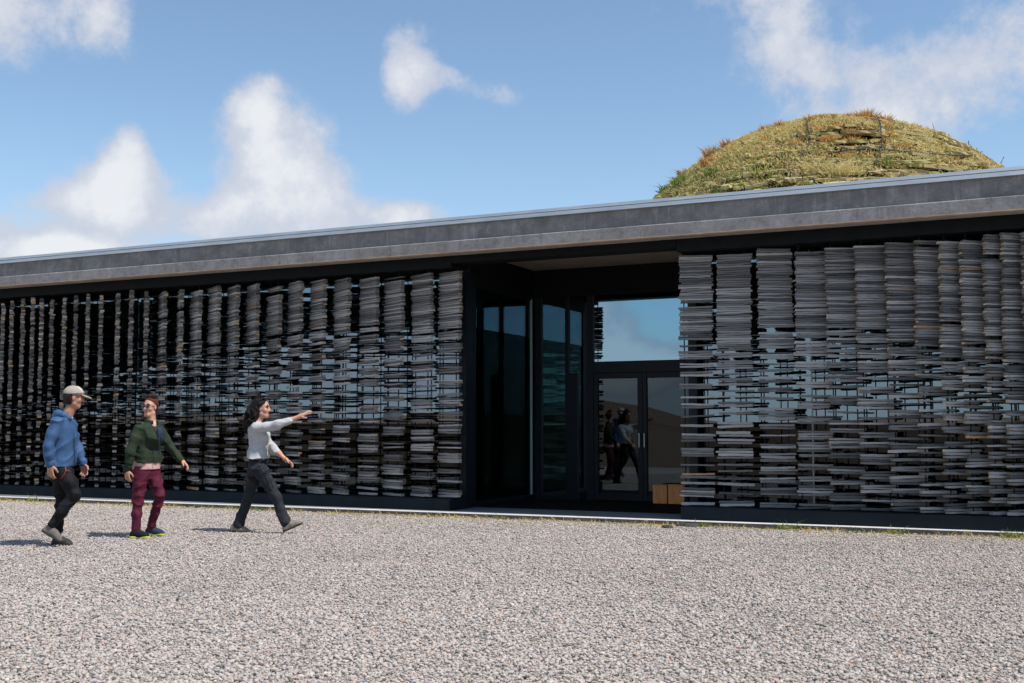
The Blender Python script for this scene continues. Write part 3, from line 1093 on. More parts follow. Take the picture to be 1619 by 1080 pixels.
# low green plants at the left foot of the mound
for i, (px, py, s, kind, lab) in enumerate([(1055, 298, .34, 'green', 'low green plant at the far left foot of the roof mound'), (1078, 290, .36, 'green', 'bright green clump at the left foot of the mound, second along'),
                                            (1128, 277, .34, 'green', 'green clump in front of the tall peach tuft on the mound'), (1160, 285, .36, 'green', 'wide green clump above the roof edge left of the mound middle'),
                                            (1205, 280, .38, 'green', 'grey green clump low on the mound near the straw'), (1082, 277, .3, 'rust', 'dark reddish bush on the lower left flank of the mound'),
                                            (1320, 278, .45, 'straw', 'pale straw tussock with long arching blades at the mound foot'), (1287, 272, .42, 'straw', 'straw tussock left of the long arching one at the mound foot'),
                                            (1345, 276, .42, 'straw', 'straw tussock right of the long arching one at the mound foot'), (1397, 262, .3, 'green', 'yellow green shrub right of the middle hose foot')]):
    hit = None
    for dyp in range(0, 30):
        hit = dome_at_px(px, py + dyp)
        if hit:
            break
    if not hit:
        continue
    q, th, h = hit
    rg = random.Random(40 + i)
    pp = []
    for k in range(150):
        a, rr = rg.uniform(0, 6.28), rg.random() ** .5 * s * .55
        pp.append((Vector((rr * math.cos(a), rr * math.sin(a), rg.uniform(-.06, .08))), Vector((math.cos(a), math.sin(a), .4)), rg.choice([0, 0, 0, 1]), 1.0))
    alt = {'green': 'olive', 'rust': 'olive', 'straw': 'straw'}[kind]
    me = blades(pp, [M_BLADES[kind], M_BLADES[alt]], 77 + i, s * .35, s * (1.1 if kind == 'straw' else .6), .6, .010 if kind != 'straw' else .007, .5)
    o = link('low_plant', me, None)
    o.location = q + Vector((DX, DYC, DZ0))
    tag(o, lab, 'plant', 'low plants at the foot of the mound')

# ------------------------------------------------------------------ gravel (scattered stones)
stone_col = bpy.data.collections.new('stones')
for k in range(6):
    rng = random.Random(k + 70)
    bm = bmesh.new()
    bmesh.ops.create_icosphere(bm, subdivisions=2, radius=.5)
    off = Vector((k * 9.1, 3.3, 1.7))
    sq = Vector((1.0, rng.uniform(.68, .9), rng.uniform(.48, .68)))
    for v in bm.verts:
        n = noise.noise(v.co * 1.7 + off) * .30 + noise.noise(v.co * 4.1 + off) * .10
        v.co = Vector([v.co[i] * (1 + n) * sq[i] for i in range(3)])
        if v.co.z > .2 * (1 + .3 * (k % 3)):
            v.co.z = .2 * (1 + .3 * (k % 3)) + (v.co.z - .2) * .3
    me = bpy.data.meshes.new('stone')
    bm.to_mesh(me)
    bm.free()
    me.polygons.foreach_set('use_smooth', [k % 2 == 0] * len(me.polygons))
    me.materials.append(M_STONE)
    stone_col.objects.link(bpy.data.objects.new('stone', me))


def ground_px(px, py):
    r = ray(px, py)
    return CAM + r * (-1.37 / r[2])


def scatter(name, poly, density, smin, smax, seed, label):
    """poly in ground coords; stones instanced on it"""
    me = bpy.data.meshes.new(name)
    me.from_pydata([(p[0], p[1], .0) for p in poly], [], [tuple(range(len(poly)))])
    o = link(name, me, M_GROUND, None, 'stuff')
    tag(o, label, 'gravel')
    ng = bpy.data.node_groups.new(name, 'GeometryNodeTree')
    ng.interface.new_socket('Geometry', in_out='INPUT', socket_type='NodeSocketGeometry')
    ng.interface.new_socket('Geometry', in_out='OUTPUT', socket_type='NodeSocketGeometry')
    N, L = ng.nodes.new, ng.links.new
    gi, go = N('NodeGroupInput'), N('NodeGroupOutput')
    dp = N('GeometryNodeDistributePointsOnFaces')
    dp.inputs['Density'].default_value = density
    dp.inputs['Seed'].default_value = seed
    L(gi.outputs[0], dp.inputs[0])
    ci = N('GeometryNodeCollectionInfo')
    ci.inputs[0].default_value = stone_col
    ci.inputs['Separate Children'].default_value = True
    ci.inputs['Reset Children'].default_value = True
    ip = N('GeometryNodeInstanceOnPoints')
    L(dp.outputs[0], ip.inputs['Points'])
    L(ci.outputs[0], ip.inputs['Instance'])
    ip.inputs['Pick Instance'].default_value = True
    rv = N('FunctionNodeRandomValue')
    rv.data_type = 'FLOAT_VECTOR'
    rv.inputs[0].default_value = (-.45, -.45, 0)
    rv.inputs[1].default_value = (.45, .45, 6.283)
    rv.inputs['Seed'].default_value = seed + 1
    L(rv.outputs[0], ip.inputs['Rotation'])
    rs = N('FunctionNodeRandomValue')
    rs.data_type = 'FLOAT'
    rs.inputs['Seed'].default_value = seed + 2
    pw = N('ShaderNodeMath')
    pw.operation = 'POWER'
    L(rs.outputs[1], pw.inputs[0])
    pw.inputs[1].default_value = 2.2
    mr = N('ShaderNodeMapRange')
    L(pw.outputs[0], mr.inputs[0])
    mr.inputs[3].default_value = smin
    mr.inputs[4].default_value = smax
    L(mr.outputs[0], ip.inputs['Scale'])
    # small lift so that the bed is uneven
    rz = N('FunctionNodeRandomValue')
    rz.data_type = 'FLOAT_VECTOR'
    rz.inputs[0].default_value = (0, 0, -.004)
    rz.inputs[1].default_value = (0, 0, .016)
    rz.inputs['Seed'].default_value = seed + 3
    tr = N('GeometryNodeTranslateInstances')
    L(ip.outputs[0], tr.inputs[0])
    L(rz.outputs[0], tr.inputs['Translation'])
    tr.inputs['Local Space'].default_value = False
    jn = N('GeometryNodeJoinGeometry')
    L(tr.outputs[0], jn.inputs[0])
    L(gi.outputs[0], jn.inputs[0])
    L(jn.outputs[0], go.inputs[0])
    md = o.modifiers.new('scatter', 'NODES')
    md.node_group = ng
    return o


def on_kerb(px):
    best = None
    for py in np.arange(780, 860, .1):
        g = ground_px(px, py)
        if g[1] <= kerb_y(g[0]) - .01:
            return g
    return g


# near and far share a border line across the view, so no stone is laid twice
d_near, d_mid = 4.6, 9.5


def at_lat(l, d):
    q = cr * l + cf * d
    return (q[0], q[1])


scatter('gravel', [at_lat(-4.6, d_near), at_lat(5.6, d_near), at_lat(8.0, d_mid), at_lat(-6.4, d_mid)], 4400, .010, .034, 3, 'pinkish grey loose gravel spread in front of the camera')
kl, kr = (-21.5, kerb_y(-21.5) - .30), (3.6, kerb_y(3.6) - .30)
scatter('gravel', [at_lat(-6.4, d_mid), at_lat(8.0, d_mid), at_lat(9.6, 12.2), kr, (-4, kerb_y(-4) - .30), (-10, kerb_y(-10) - .30), (-16, kerb_y(-16) - .30), kl, at_lat(-11, 18)], 2900, .011, .032, 9, 'pinkish grey loose gravel yard running up to the kerb')

M_SAND = mottled('sandy_soil', (.30, .235, .155), (.46, .38, .265), 7, .95, .5, .01)
o = scatter('sandy_verge', [kr, (3.6, kerb_y(3.6) - .005), (-21.5, kerb_y(-21.5) - .005), kl], 620, .010, .034, 15, 'narrow sandy strip with few stones along the foot of the kerb')
o.data.materials[0] = M_SAND
# dry grass and weeds along the kerb
rng = random.Random(21)
pts = []
for k in range(22000):
    x = rng.uniform(-22, 3.6)
    dens = noise.noise(Vector((x * .9, 0, 5))) * .6 + noise.noise(Vector((x * 4, 2, 5))) * .4
    if dens < rng.uniform(-.5, .4):
        continue
    y = kerb_y(x) - abs(rng.gauss(0, .16)) - .01
    gr = noise.noise(Vector((x * 1.5, 7, 0)))
    m = 2 if rng.random() < max(.05, gr * 1.2) else rng.choice([0, 0, 0, 1, 3])
    pts.append((Vector((x, y, 0)), Vector((0, -.5, .5)), m, .5 if rng.random() < .9 else 1.5))
me = blades(pts, BM, 8, .03, .10, .7, .005)
o = link('dry_grass', me, None, None, 'stuff')
tag(o, 'thin fringe of dry yellow grass along the foot of the kerb', 'grass')
for i, (px, s, lab) in enumerate([(57, .13, 'small bright green weed at the kerb left of the man in the blue jacket'), (1420, .11, 'yellow green weed at the kerb below the right slat screen'),
                                  (1600, .14, 'weed with long stalks at the right end of the kerb'), (1245, .12, 'weed with thin pale stalks at the kerb below the third right slat stack'), (1110, .09, 'small reddish weed at the kerb just right of the doorway'),
                                  (795, .08, 'small green weed at the kerb in front of the dark glass')]):
    g = on_kerb(px)
    rg = random.Random(60 + i)
    pp = [(Vector((rg.gauss(0, s * .5), rg.gauss(-.06, .03), 0)), Vector((0, 0, 1)), rg.choice([0, 0, 1]), 1.0 if rg.random() < .94 else 1.9) for _ in range(110)]
    me = blades(pp, [M_BLADES['green'], M_BLADES['olive']], 30 + i, s * .5, s, .5, .005, .4)
    o = link('weed', me, None)
    o.location = g
    tag(o, lab, 'weed', 'weeds along the kerb')
for i, (px, py, a, b2, lab) in enumerate([(1056, 836, .085, .06, 'small dark flat stone on the gravel near the doorway kerb'), (1090, 833, .16, .10, 'larger dark flat stone against the kerb below the first right slat stack')]):
    g = ground_px(px, py)
    bm = bmesh.new()
    bmesh.ops.create_icosphere(bm, subdivisions=3, radius=1)
    for v in bm.verts:
        n = 1 + noise.noise(v.co * 1.6 + Vector((i * 5, 0, 0))) * .35
        v.co = Vector((v.co.x * a * n, v.co.y * b2 * n, v.co.z * .026 * n))
    me = bpy.data.meshes.new('flat_stone')
    bm.to_mesh(me)
    bm.free()
    me.polygons.foreach_set('use_smooth', [True] * len(me.polygons))
    o = link('flat_stone', me, mottled('dark_stone_%s' % 'ab'[i], (.03, .03, .033), (.07, .07, .07), 20, .9))
    o.location = (g[0], min(g[1], kerb_y(g[0]) - .12), .025)
    tag(o, lab, 'stone')


# ------------------------------------------------------------------ people: bodies and clothes grown from distance fields
class Field:
    def __init__(s, h):
        s.h, s.prims = h, []

    def cone(s, a, b, ra, rb, k=.03):
        a, b = np.array(a, float), np.array(b, float)
        r = max(ra, rb)

        def fn(p):
            ab = b - a
            q = p - a
            u = np.clip((q @ ab) / max(ab @ ab, 1e-9), 0, 1)
            return np.linalg.norm(q - u[..., None] * ab, axis=-1) - (ra + (rb - ra) * u)
        s.prims.append((fn, np.minimum(a, b) - r, np.maximum(a, b) + r, k))
        return s

    def chain(s, pts, rs, k=.03):
        for i in range(len(pts) - 1):
            s.cone(pts[i], pts[i + 1], rs[i], rs[i + 1], k)
        return s

    def ell(s, c, r, axes=None, k=.03, cut=None):
        c, r = np.array(c, float), np.array(r, float)
        A = np.eye(3) if axes is None else np.array(axes, float)

        def fn(p):
            q = (p - c) @ A.T
            k0 = np.linalg.norm(q / r, axis=-1)
            k1 = np.linalg.norm(q / (r * r), axis=-1)
            d = k0 * (k0 - 1) / np.maximum(k1, 1e-6)
            if cut is not None:      # keep the part with q.axis > value
                d = np.maximum(d, cut[1] - q[..., cut[0]])
            return d
        R = np.max(r)
        s.prims.append((fn, c - R, c + R, k))
        return s

    def stack(s, rings, k=.03):
        """rings: (x, y, z, half depth along front, half width, heading of the front)"""
        R = sorted(rings, key=lambda q: q[2])
        Z = np.array([q[2] for q in R])
        T = np.array(R, float)

        def fn(p):
            z = p[..., 2]
            cx, cy, ax, ay, ph = [np.interp(z, Z, T[:, j]) for j in (0, 1, 3, 4, 5)]
            ux, uy = p[..., 0] - cx, p[..., 1] - cy
            a = ux * np.cos(ph) + uy * np.sin(ph)
            b = -ux * np.sin(ph) + uy * np.cos(ph)
            e = 2.35
            kk = (np.abs(a / ax) ** e + np.abs(b / ay) ** e) ** (1 / e)
            d = (kk - 1) * np.minimum(ax, ay)
            return np.maximum(d, np.maximum(Z[0] - z, z - Z[-1]))
        m = max(max(q[3], q[4]) for q in R)
        s.prims.append((fn, T[:, :3].min(0) - m, T[:, :3].max(0) + m, k))
        return s

    def slab(s, a, b, ra, rb, up, half, k=.008):
        """flat sole shape from heel a to toe b"""
        a, b, up = np.array(a, float), np.array(b, float), np.array(up, float)
        e1 = (b - a) / np.linalg.norm(b - a)
        e3 = up - e1 * (up @ e1)
        e3 /= np.linalg.norm(e3)
        L = np.linalg.norm(b - a)

        def fn(p):
            q = p - a
            x, z = q @ e1, q @ e3
            y = q @ np.cross(e3, e1)
            u = np.clip(x / L, 0, 1)
            d2 = np.hypot(x - u * L, y) - (ra + (rb - ra) * u - .006 * np.sin(u * math.pi))
            return np.maximum(d2, np.abs(z) - half)
        r = max(ra, rb) + half
        s.prims.append((fn, np.minimum(a, b) - r, np.maximum(a, b) + r, k))
        return s

    def build(s, name, m, parent, fold=0.0, fscale=22.0, seed=0, smooth=2, clip=None):
        h = s.h
        lo = np.min([q[1] for q in s.prims], 0) - 4 * h - fold
        hi = np.max([q[2] for q in s.prims], 0) + 4 * h + fold
        n = np.ceil((hi - lo) / h).astype(int) + 1
        ax = [lo[i] + h * np.arange(n[i]) for i in range(3)]
        F = np.full(n, .25, np.float32)
        for fn, a, b, k in s.prims:
            i0 = np.clip(np.floor((a - lo - k - 3 * h) / h).astype(int), 0, n - 1)
            i1 = np.clip(np.ceil((b - lo + k + 3 * h) / h).astype(int) + 1, 1, n)
            g = np.stack(np.meshgrid(*[ax[i][i0[i]:i1[i]] for i in range(3)], indexing='ij'), -1)
            d = fn(g)
            sl = tuple(slice(i0[i], i1[i]) for i in range(3))
            f0 = F[sl]
            hh = np.maximum(k - np.abs(f0 - d), 0) / k
            F[sl] = np.minimum(f0, d) - hh * hh * k * .25
        if fold:
            rg = np.random.RandomState(seed)
            gx, gy, gz = np.meshgrid(*ax, indexing='ij', sparse=True)

            def wv(fs, flat):
                w = rg.normal(size=3)
                w[2] *= flat
                return w / np.linalg.norm(w) * fs

            nn = 0
            for q in range(6):          # narrow creases, each set confined to patches
                w, v, u = wv(fscale * rg.uniform(.7, 1.5), 1.5), wv(fscale * .45, 1), wv(fscale * .32, 1)
                ph = gx * w[0] + gy * w[1] + gz * w[2] + rg.uniform(0, 6) + 1.3 * np.sin(gx * v[0] + gy * v[1] + gz * v[2] + rg.uniform(0, 6))
                patch = np.clip(np.sin(gx * u[0] + gy * u[1] + gz * u[2] + rg.uniform(0, 6)) * 1.3 - .1, 0, 1)
                nn = nn + patch * ((1 - np.abs(np.sin(ph * .5))) ** 1.6 - .25)
            F = F - (nn * fold).astype(np.float32)
        if clip is not None:
            g = np.meshgrid(*ax, indexing='ij', sparse=True)
            F = np.maximum(F, clip(*g))
        V, Q = nets(F, lo, h, smooth)
        me = bpy.data.meshes.new(name)
        me.from_pydata(V.tolist(), [], Q.tolist())
        me.polygons.foreach_set('use_smooth', [True] * len(me.polygons))
        return link(name, me, m, parent)


def nets(F, lo, h, smooth):
    ins = F < 0
    c = np.zeros(np.array(F.shape) - 1, np.int8)
    offs = [(i, j, k) for i in (0, 1) for j in (0, 1) for k in (0, 1)]
    sh = np.array(F.shape) - 1
    for (i, j, k) in offs:
        c += ins[i:i + sh[0], j:j + sh[1], k:k + sh[2]]
    act = np.argwhere((c > 0) & (c < 8))
    idx = -np.ones(sh, np.int64)
    idx[tuple(act.T)] = np.arange(len(act))
    pos = np.zeros((len(act), 3))
    cnt = np.zeros(len(act))
    for axis in range(3):
        for (j, k) in ((0, 0), (0, 1), (1, 0), (1, 1)):
            o0 = [0, 0, 0]
            oth = [q for q in range(3) if q != axis]
            o0[oth[0]], o0[oth[1]] = j, k
            o1 = list(o0)
            o1[axis] = 1
            f0 = F[tuple((act + o0).T)]
            f1 = F[tuple((act + o1).T)]
            x = (f0 < 0) != (f1 < 0)
            u = np.where(x, f0 / np.where(x, f0 - f1, 1), 0)
            p = np.repeat(np.array([o0], float), len(act), 0)
            p[:, axis] = u
            pos[x] += p[x]
            cnt[x] += 1
    V = lo + h * (act + pos / cnt[:, None])
    Q = []
    for axis in range(3):
        a1, a2 = [(1, 2), (2, 0), (0, 1)][axis]
        sl0 = [slice(None)] * 3
        sl1 = [slice(None)] * 3
        sl0[axis] = slice(0, -1)
        sl1[axis] = slice(1, None)
        e = ins[tuple(sl0)] != ins[tuple(sl1)]
        E = np.argwhere(e)
        ok = (E[:, a1] > 0) & (E[:, a2] > 0) & (E[:, a1] < sh[a1]) & (E[:, a2] < sh[a2])
        E = E[ok]
        d1 = np.zeros(3, int)
        d1[a1] = 1
        d2 = np.zeros(3, int)
        d2[a2] = 1
        q = np.stack([idx[tuple((E - d1 - d2).T)], idx[tuple((E - d2).T)], idx[tuple(E.T)], idx[tuple((E - d1).T)]], 1)
        fl = ~ins[tuple(E.T)]
        q[fl] = q[fl][:, ::-1]
        Q.append(q)
    Q = np.concatenate(Q)
    for _ in range(smooth):
        acc = np.zeros_like(V)
        n = np.zeros(len(V))
        for i in range(4):
            a, b = Q[:, i], Q[:, (i + 1) % 4]
            for d in range(3):
                acc[:, d] += np.bincount(a, V[b, d], len(V)) + np.bincount(b, V[a, d], len(V))
            n += np.bincount(a, minlength=len(V)) + np.bincount(b, minlength=len(V))
        V = V * .45 + acc / np.maximum(n, 1)[:, None] * .55
    return V, Q


def unit(v):
    v = np.array(v, float)
    return v / np.linalg.norm(v)


class Figure:
    def __init__(s, label, px, depth):
        g = at_depth(px, 673, depth)
        s.o = np.array([g[0], g[1], 0.0])
        s.d = depth
        s.root = thing('person', label, 'person', tuple(s.o), YAW, 'people walking on the gravel')
        s.body = Field(.0052)

    def P(s, px, py, dy=0.0):
        q = at_depth(px, py, s.d + dy) - s.o
        return np.array([q @ cr, q @ cf, q[2]])

    def ring(s, px, py, ax, ay, heading=0.0, dy=0.0):
        p = s.P(px, py, dy)
        return (p[0], p[1], p[2], ax, ay, heading)

    def head(s, c, fwd, neck0, neck1, female=False):
        f = unit(fwd)
        side = unit(np.cross([0, 0, 1], f))
        up = np.cross(f, side)
        A = np.array([f, side, up])
        L = lambda a, b, c2: np.array(c) + f * a + side * b + up * c2
        k = .93 if female else 1.0
        B = s.body
        B.ell(L(-.012, 0, .02), (.098 * k, .076 * k, .098 * k), A, .02)
        B.ell(L(.026, 0, -.045), (.066 * k, .058 * k, .075 * k), A, .03)
        B.cone(L(.062, -.012, -.105), L(.062, .012, -.105), .020, .020, .03)       # chin
        B.cone(L(.0, -.050, -.075), L(.05, -.022, -.105), .016, .014, .03)          # jaw
        B.cone(L(.0, .050, -.075), L(.05, .022, -.105), .016, .014, .03)
        B.cone(L(.088 * k, 0, .008), L(.108 * k, 0, -.030), .008, .013, .014)       # nose
        B.cone(L(.092 * k, -.013, -.036), L(.092 * k, .013, -.036), .009, .009, .01)
        B.cone(L(.078 * k, -.036, .022), L(.078 * k, .036, .022), .011, .011, .02)  # brow
        B.ell(L(.058 * k, -.040, -.030), (.022, .02, .022), A, .02)                 # cheeks
        B.ell(L(.058 * k, .040, -.030), (.022, .02, .022), A, .02)
        for sg in (-1, 1):
            B.ell(L(-.005, sg * .078 * k, -.012), (.019, .009, .031), A, .008)      # ears
        B.chain([neck0, (np.array(neck0) + neck1) / 2, neck1], [.062 if not female else .052, .055 if not female else .046, .055 if not female else .047], .03)
        s.H = L
        s.A = A
        s.hc = np.array(c)
        s.k = k
        # features
        for sg in (-1, 1):
            Field(.0035).ell(L(.083 * k, sg * .031, .002), (.008, .014, .007), A).build('eye', M_EYE, s.root, smooth=1)
            Field(.0035).chain([L(.090 * k, sg * .016, .024), L(.088 * k, sg * .034, .028), L(.076 * k, sg * .048, .022)], [.004, .0045, .003]).build('eyebrow', M_HAIRS, s.root, smooth=1)

    def hand(s, w, d, n, thumb, curl=.5, spread=1.0, size=1.0):
        """w wrist, d direction of the fingers, n palm normal, thumb: direction of the thumb side"""
        d, n = unit(d), np.array(n, float)
        n = unit(n - d * (n @ d))
        sd = unit(np.array(thumb, float) - d * (np.array(thumb) @ d) - n * (np.array(thumb) @ n))
        z = size
        B = s.body
        w = np.array(w, float)
        B.ell(w + d * .048 * z, (.054 * z, .040 * z, .017 * z), np.array([d, sd, n]), .014)
        B.cone(w - d * .01, w + d * .02 * z, .025 * z, .024 * z, .02)
        for i, (o, ln, fan) in enumerate([(.031, .070, .20), (.0105, .078, .05), (-.0105, .073, -.08), (-.031, .058, -.24)]):
            p = w + d * (.088 - .006 * abs(i - 1)) * z + sd * o * z
            dd = unit(d + sd * fan * spread)
            ps, rs = [p - dd * .012], [.0105 * z]
            a = 0
            for q, sh in enumerate((.45, .32, .23)):
                a += curl * (.5 + .45 * q) + .06 * i * curl
                p = p + (dd * math.cos(a) + n * math.sin(a)) * ln * z * sh
                ps.append(p)
                rs.append((.0098 - .0009 * q) * z)
            B.chain(ps, rs, .004)
        p = w + d * .02 * z + sd * .026 * z + n * .006
        t1 = unit(d * .62 + sd * .7 + n * .25)
        t2 = unit(d * .85 + sd * .3 + n * .4)
        B.chain([p, p + t1 * .042 * z, p + t1 * .042 * z + t2 * .036 * z], [.015 * z, .0118 * z, .0098 * z], .008)

    def shoe(s, heel, toe, ankle, m, msole, upright=(0, 0, 1), high=False, wid=.043, name='shoe', sole_h=.013):
        heel, toe, ankle = map(lambda q: np.array(q, float), (heel, toe, ankle))
        e1 = unit(toe - heel)
        up = unit(np.array(upright, float) - e1 * (np.array(upright) @ e1))
        L = np.linalg.norm(toe - heel)
        f = Field(.0055)
        a = heel + e1 * .030
        b = toe - e1 * .040
        f.cone(a + up * .046, heel + e1 * L * .5 + up * .046, .036, .040, .02)
        f.cone(heel + e1 * L * .5 + up * .046, b + up * .036, .040, .031, .02)
        f.cone(heel + e1 * L * .35 + up * .075, b - e1 * .03 + up * .045, .030, .028, .03)
        top = heel + e1 * .055 + up * (.125 if high else .085)
        f.cone(heel + e1 * .045 + up * .06, top, .038, .041 if high else .037, .02)
        f.slab(a + up * .024, b + up * .024, wid - .004, wid - .006, up, .012, .012)
        sh = f.build(name, m, s.root, .0015, 60, 3)
        g = Field(.0055)
        g.slab(a + up * sole_h, b + up * sole_h, wid, wid - .002, up, sole_h)
        g.build('sole', msole, sh, smooth=1)
        # laces
        for q in range(4):
            c = heel + e1 * (L * (.42 + .075 * q)) + up * (.104 - .012 * q)
            e2 = np.cross(up, e1)
            tube('lace', [tuple(c - e2 * .026 - up * .012), tuple(c + up * .003), tuple(c + e2 * .026 - up * .012)], .0035, M_RED if m is M_BOOT else M_SOLE, sh, 5)
        s.body.cone(heel + e1 * .05 + up * .05, toe - e1 * .07 + up * .04, .028, .022, .02)
        s.body.cone(heel + e1 * .05 + up * .05, ankle, .03, .038, .02)
        return sh


def strip(name, pts, r, m, parent):
    return tube(name, [tuple(p) for p in pts], r, m, parent, 6)


def collar(c, r, hgt, m, parent, heading, name='collar', thick=.008, tilt=.0, open_=.0):
    """standing collar: a ring of cloth round the neck, lower in front"""
    v, f = [], []
    n = 28
    for i in range(n + 1):
        a = open_ / 2 + (2 * math.pi - open_) * i / n
        ca, sa = math.cos(a), math.sin(a)
        dip = (ca + 1) / 2 * tilt
        for (rr, z) in ((r, 0), (r * 1.02, hgt - dip), (r * 1.02 - thick, hgt - dip), (r - thick, 0)):
            x, y = rr * 1.08 * ca, rr * sa
            v.append((c[0] + x * math.cos(heading) - y * math.sin(heading), c[1] + x * math.sin(heading) + y * math.cos(heading), c[2] + z - dip))
    for i in range(n):
        for k in range(4):
            a = i * 4 + k
            b = i * 4 + (k + 1) % 4
            f.append((a, b, b + 4, a + 4))
    return pydata(name, v, f, m, parent, None, True)


# ---- man in the blue jacket
m = Figure('man in blue hooded jacket and beige cap walking at the left edge', 97, 13.05)
P = m.P
nk0, nk1 = P(105, 659), P(112, 645)
m.head(P(116.5, 628), (.90, .42, -.10), nk0, nk1)
hip_n, hip_f = P(99, 745, -.085), P(97, 745, .085)
kn_n, an_n = P(118, 783, -.10), P(84, 828, -.11)
kn_f, an_f = P(97, 797, .08), P(89, 846, .07)
sh_n, el_n, wr_n = P(89, 670, -.19), P(76, 706, -.27), P(79.5, 735, -.24)
sh_f, el_f, wr_f = P(110, 670, .17), P(121, 705, .24), P(131, 733, .20)
m.body.stack([m.ring(98, 752, .09, .13), m.ring(97, 715, .11, .15), m.ring(100, 690, .115, .165), m.ring(101, 668, .10, .15), m.ring(104, 659, .06, .08)], .04)
for a, b, c2, r in ((sh_n, el_n, wr_n, 0), (sh_f, el_f, wr_f, 0)):
    m.body.chain([a, b, c2], [.045, .036, .027], .03)
for a, b, c2 in ((hip_n, kn_n, an_n), (hip_f, kn_f, an_f)):
    m.body.chain([a, b, c2], [.075, .05, .036], .04)
m.hand(wr_n, (.02, .04, -1), (.35, .9, 0), (.9, -.2, 0), .42, .6, 1.08)
m.hand(wr_f, (.22, .0, -1), (-.2, -.95, 0), (.9, -.3, 0), .5, .6, 1.05)
jk = Field(.0068)
jk.stack([m.ring(96.5, 737, .150, .190), m.ring(96.5, 726, .156, .195), m.ring(97, 712, .152, .19), m.ring(99, 692, .150, .20), m.ring(100, 676, .135, .20), m.ring(102, 666, .105, .165), m.ring(104, 658, .072, .095)], .05)
jk.chain([sh_n, (sh_n + el_n) / 2 + [.0, -.005, 0], el_n, (el_n + wr_n) / 2, wr_n + [0, 0, .012]], [.076, .064, .055, .050, .043], .035)
jk.chain([sh_f, el_f, (el_f + wr_f) / 2, wr_f + [-.006, 0, .014]], [.076, .056, .050, .042], .035)
jo = jk.build('jacket', M_JACKET, m.root, .013, 34, 4)
hd = Field(.006)
hd.chain([P(110, 660, .075), P(100, 653, .085), P(93, 655, .05), P(92, 656, 0), P(94, 656, -.05), P(101, 657, -.085), P(110, 662, -.075)], [.028, .036, .045, .05, .045, .036, .026], .04)
hd.ell(P(91, 665), (.06, .10, .055), None, .05)
hd.build('hood', M_JACKET, jo, .006, 30, 5)
fr = [P(117.5, 738, -.02), P(117, 715, -.035), P(116.5, 695, -.04), P(113, 675, -.04), P(109, 664, -.05)]
strip('zip', [p + [.012, -.012, 0] for p in fr], .005, M_NAVY, jo)
for (w, d) in ((wr_n, -.012), (wr_f, 0)):
    Field(.006).cone(w + [0, 0, .006], w + [0, 0, .024], .0465, .048, .01).build('cuff', M_JACKET, jo, .001, 60, 2)
tr = Field(.0068)
tr.stack([m.ring(97.5, 760, .11, .15), m.ring(97.5, 748, .125, .17), m.ring(97.5, 733, .112, .155)], .05)
tr.chain([hip_n, (hip_n + kn_n) / 2 + [.01, 0, 0], kn_n, (kn_n + an_n) / 2 + [-.012, 0, -.01], an_n], [.100, .084, .064, .060, .054], .03)
tr.chain([hip_f, (hip_f + kn_f) / 2, kn_f, an_f + [0, 0, .02]], [.100, .082, .062, .056], .03)
to = tr.build('trousers', M_BLACKP, m.root, .011, 38, 9)
for pth in ([(103.5, 738), (104, 744), (101.5, 750), (96, 757)], [(105, 743), (109, 744.5), (113, 748)]):
    strip('piping', [P(a, b2, -.200 + .10 * max(0, (a - 104) / 10)) for a, b2 in pth], .0032, M_RED, to)
m.shoe(P(67.5, 840, -.11), P(96, 858.5, -.12), an_n, M_BOOT, M_SOLE, (.45, 0, .9), True, .046, 'boot')
m.shoe(P(83, 862.0, .08), P(114, 862.5, .06), an_f, M_BOOTSH, M_SOLE, (0, 0, 1), True, .046, 'boot')
H = m.H
cp = Field(.005)
cp.ell(H(-.010, 0, .035), (.112, .092, .098), m.A, .02, (2, -.006))
cap = cp.build('cap', M_CAPM, m.root, .001, 50, 1)
cpf = Field(.005)
cpf.ell(H(-.008, 0, .035), (.1155, .086, .1005), m.A, .02, (0, .028))
cpf.build('front_panel', M_CAPF, cap, .0005, 50, 1, clip=lambda x, y, z: (H(0, 0, .028)[2] - z).astype(np.float32) + 0 * x + 0 * y)
br = Field(.0045)
br.ell(H(.125, 0, .022), (.078, .074, .010), np.array([unit(m.A[0] - .25 * m.A[2]), m.A[1], unit(m.A[2] + .25 * m.A[0])]), .01)
br.build('brim', M_CAPF, cap)
sg = Field(.0045)
sg.chain([H(-.06, -.094, .028), H(.05, -.090, .046), H(.10, -.055, .058)], [.005, .005, .006], .004)
sg.chain([H(-.06, .094, .028), H(.05, .090, .046), H(.10, .055, .058)], [.005, .005, .006], .004)
for s2 in (-1, 1):
    sg.ell(H(.112, s2 * .034, .058), (.011, .030, .021), m.A, .006)
sg.build('sunglasses', M_LENS, cap)
hr = Field(.005)
hr.ell(H(-.022, 0, .0), (.097, .084, .105), m.A, .02)
hr.build('hair', M_HAIRS, m.root, .003, 90, 2, clip=lambda x, y, z: np.maximum(((x - m.hc[0]) * m.A[0][0] + (y - m.hc[1]) * m.A[0][1]) + .022, m.hc[2] - .085 - z).astype(np.float32))
Field(.004).cone(H(.085, -.018, -.065), H(.085, .018, -.065), .007, .007).build('lips', M_LIP, m.root)
bo = m.body.build('body', M_SKIN2, m.root, smooth=1)
collar(nk0 + [.0, 0, -.012], .066, .030, M_CAPF, m.root, .0, 'shirt_collar', .006, .012)

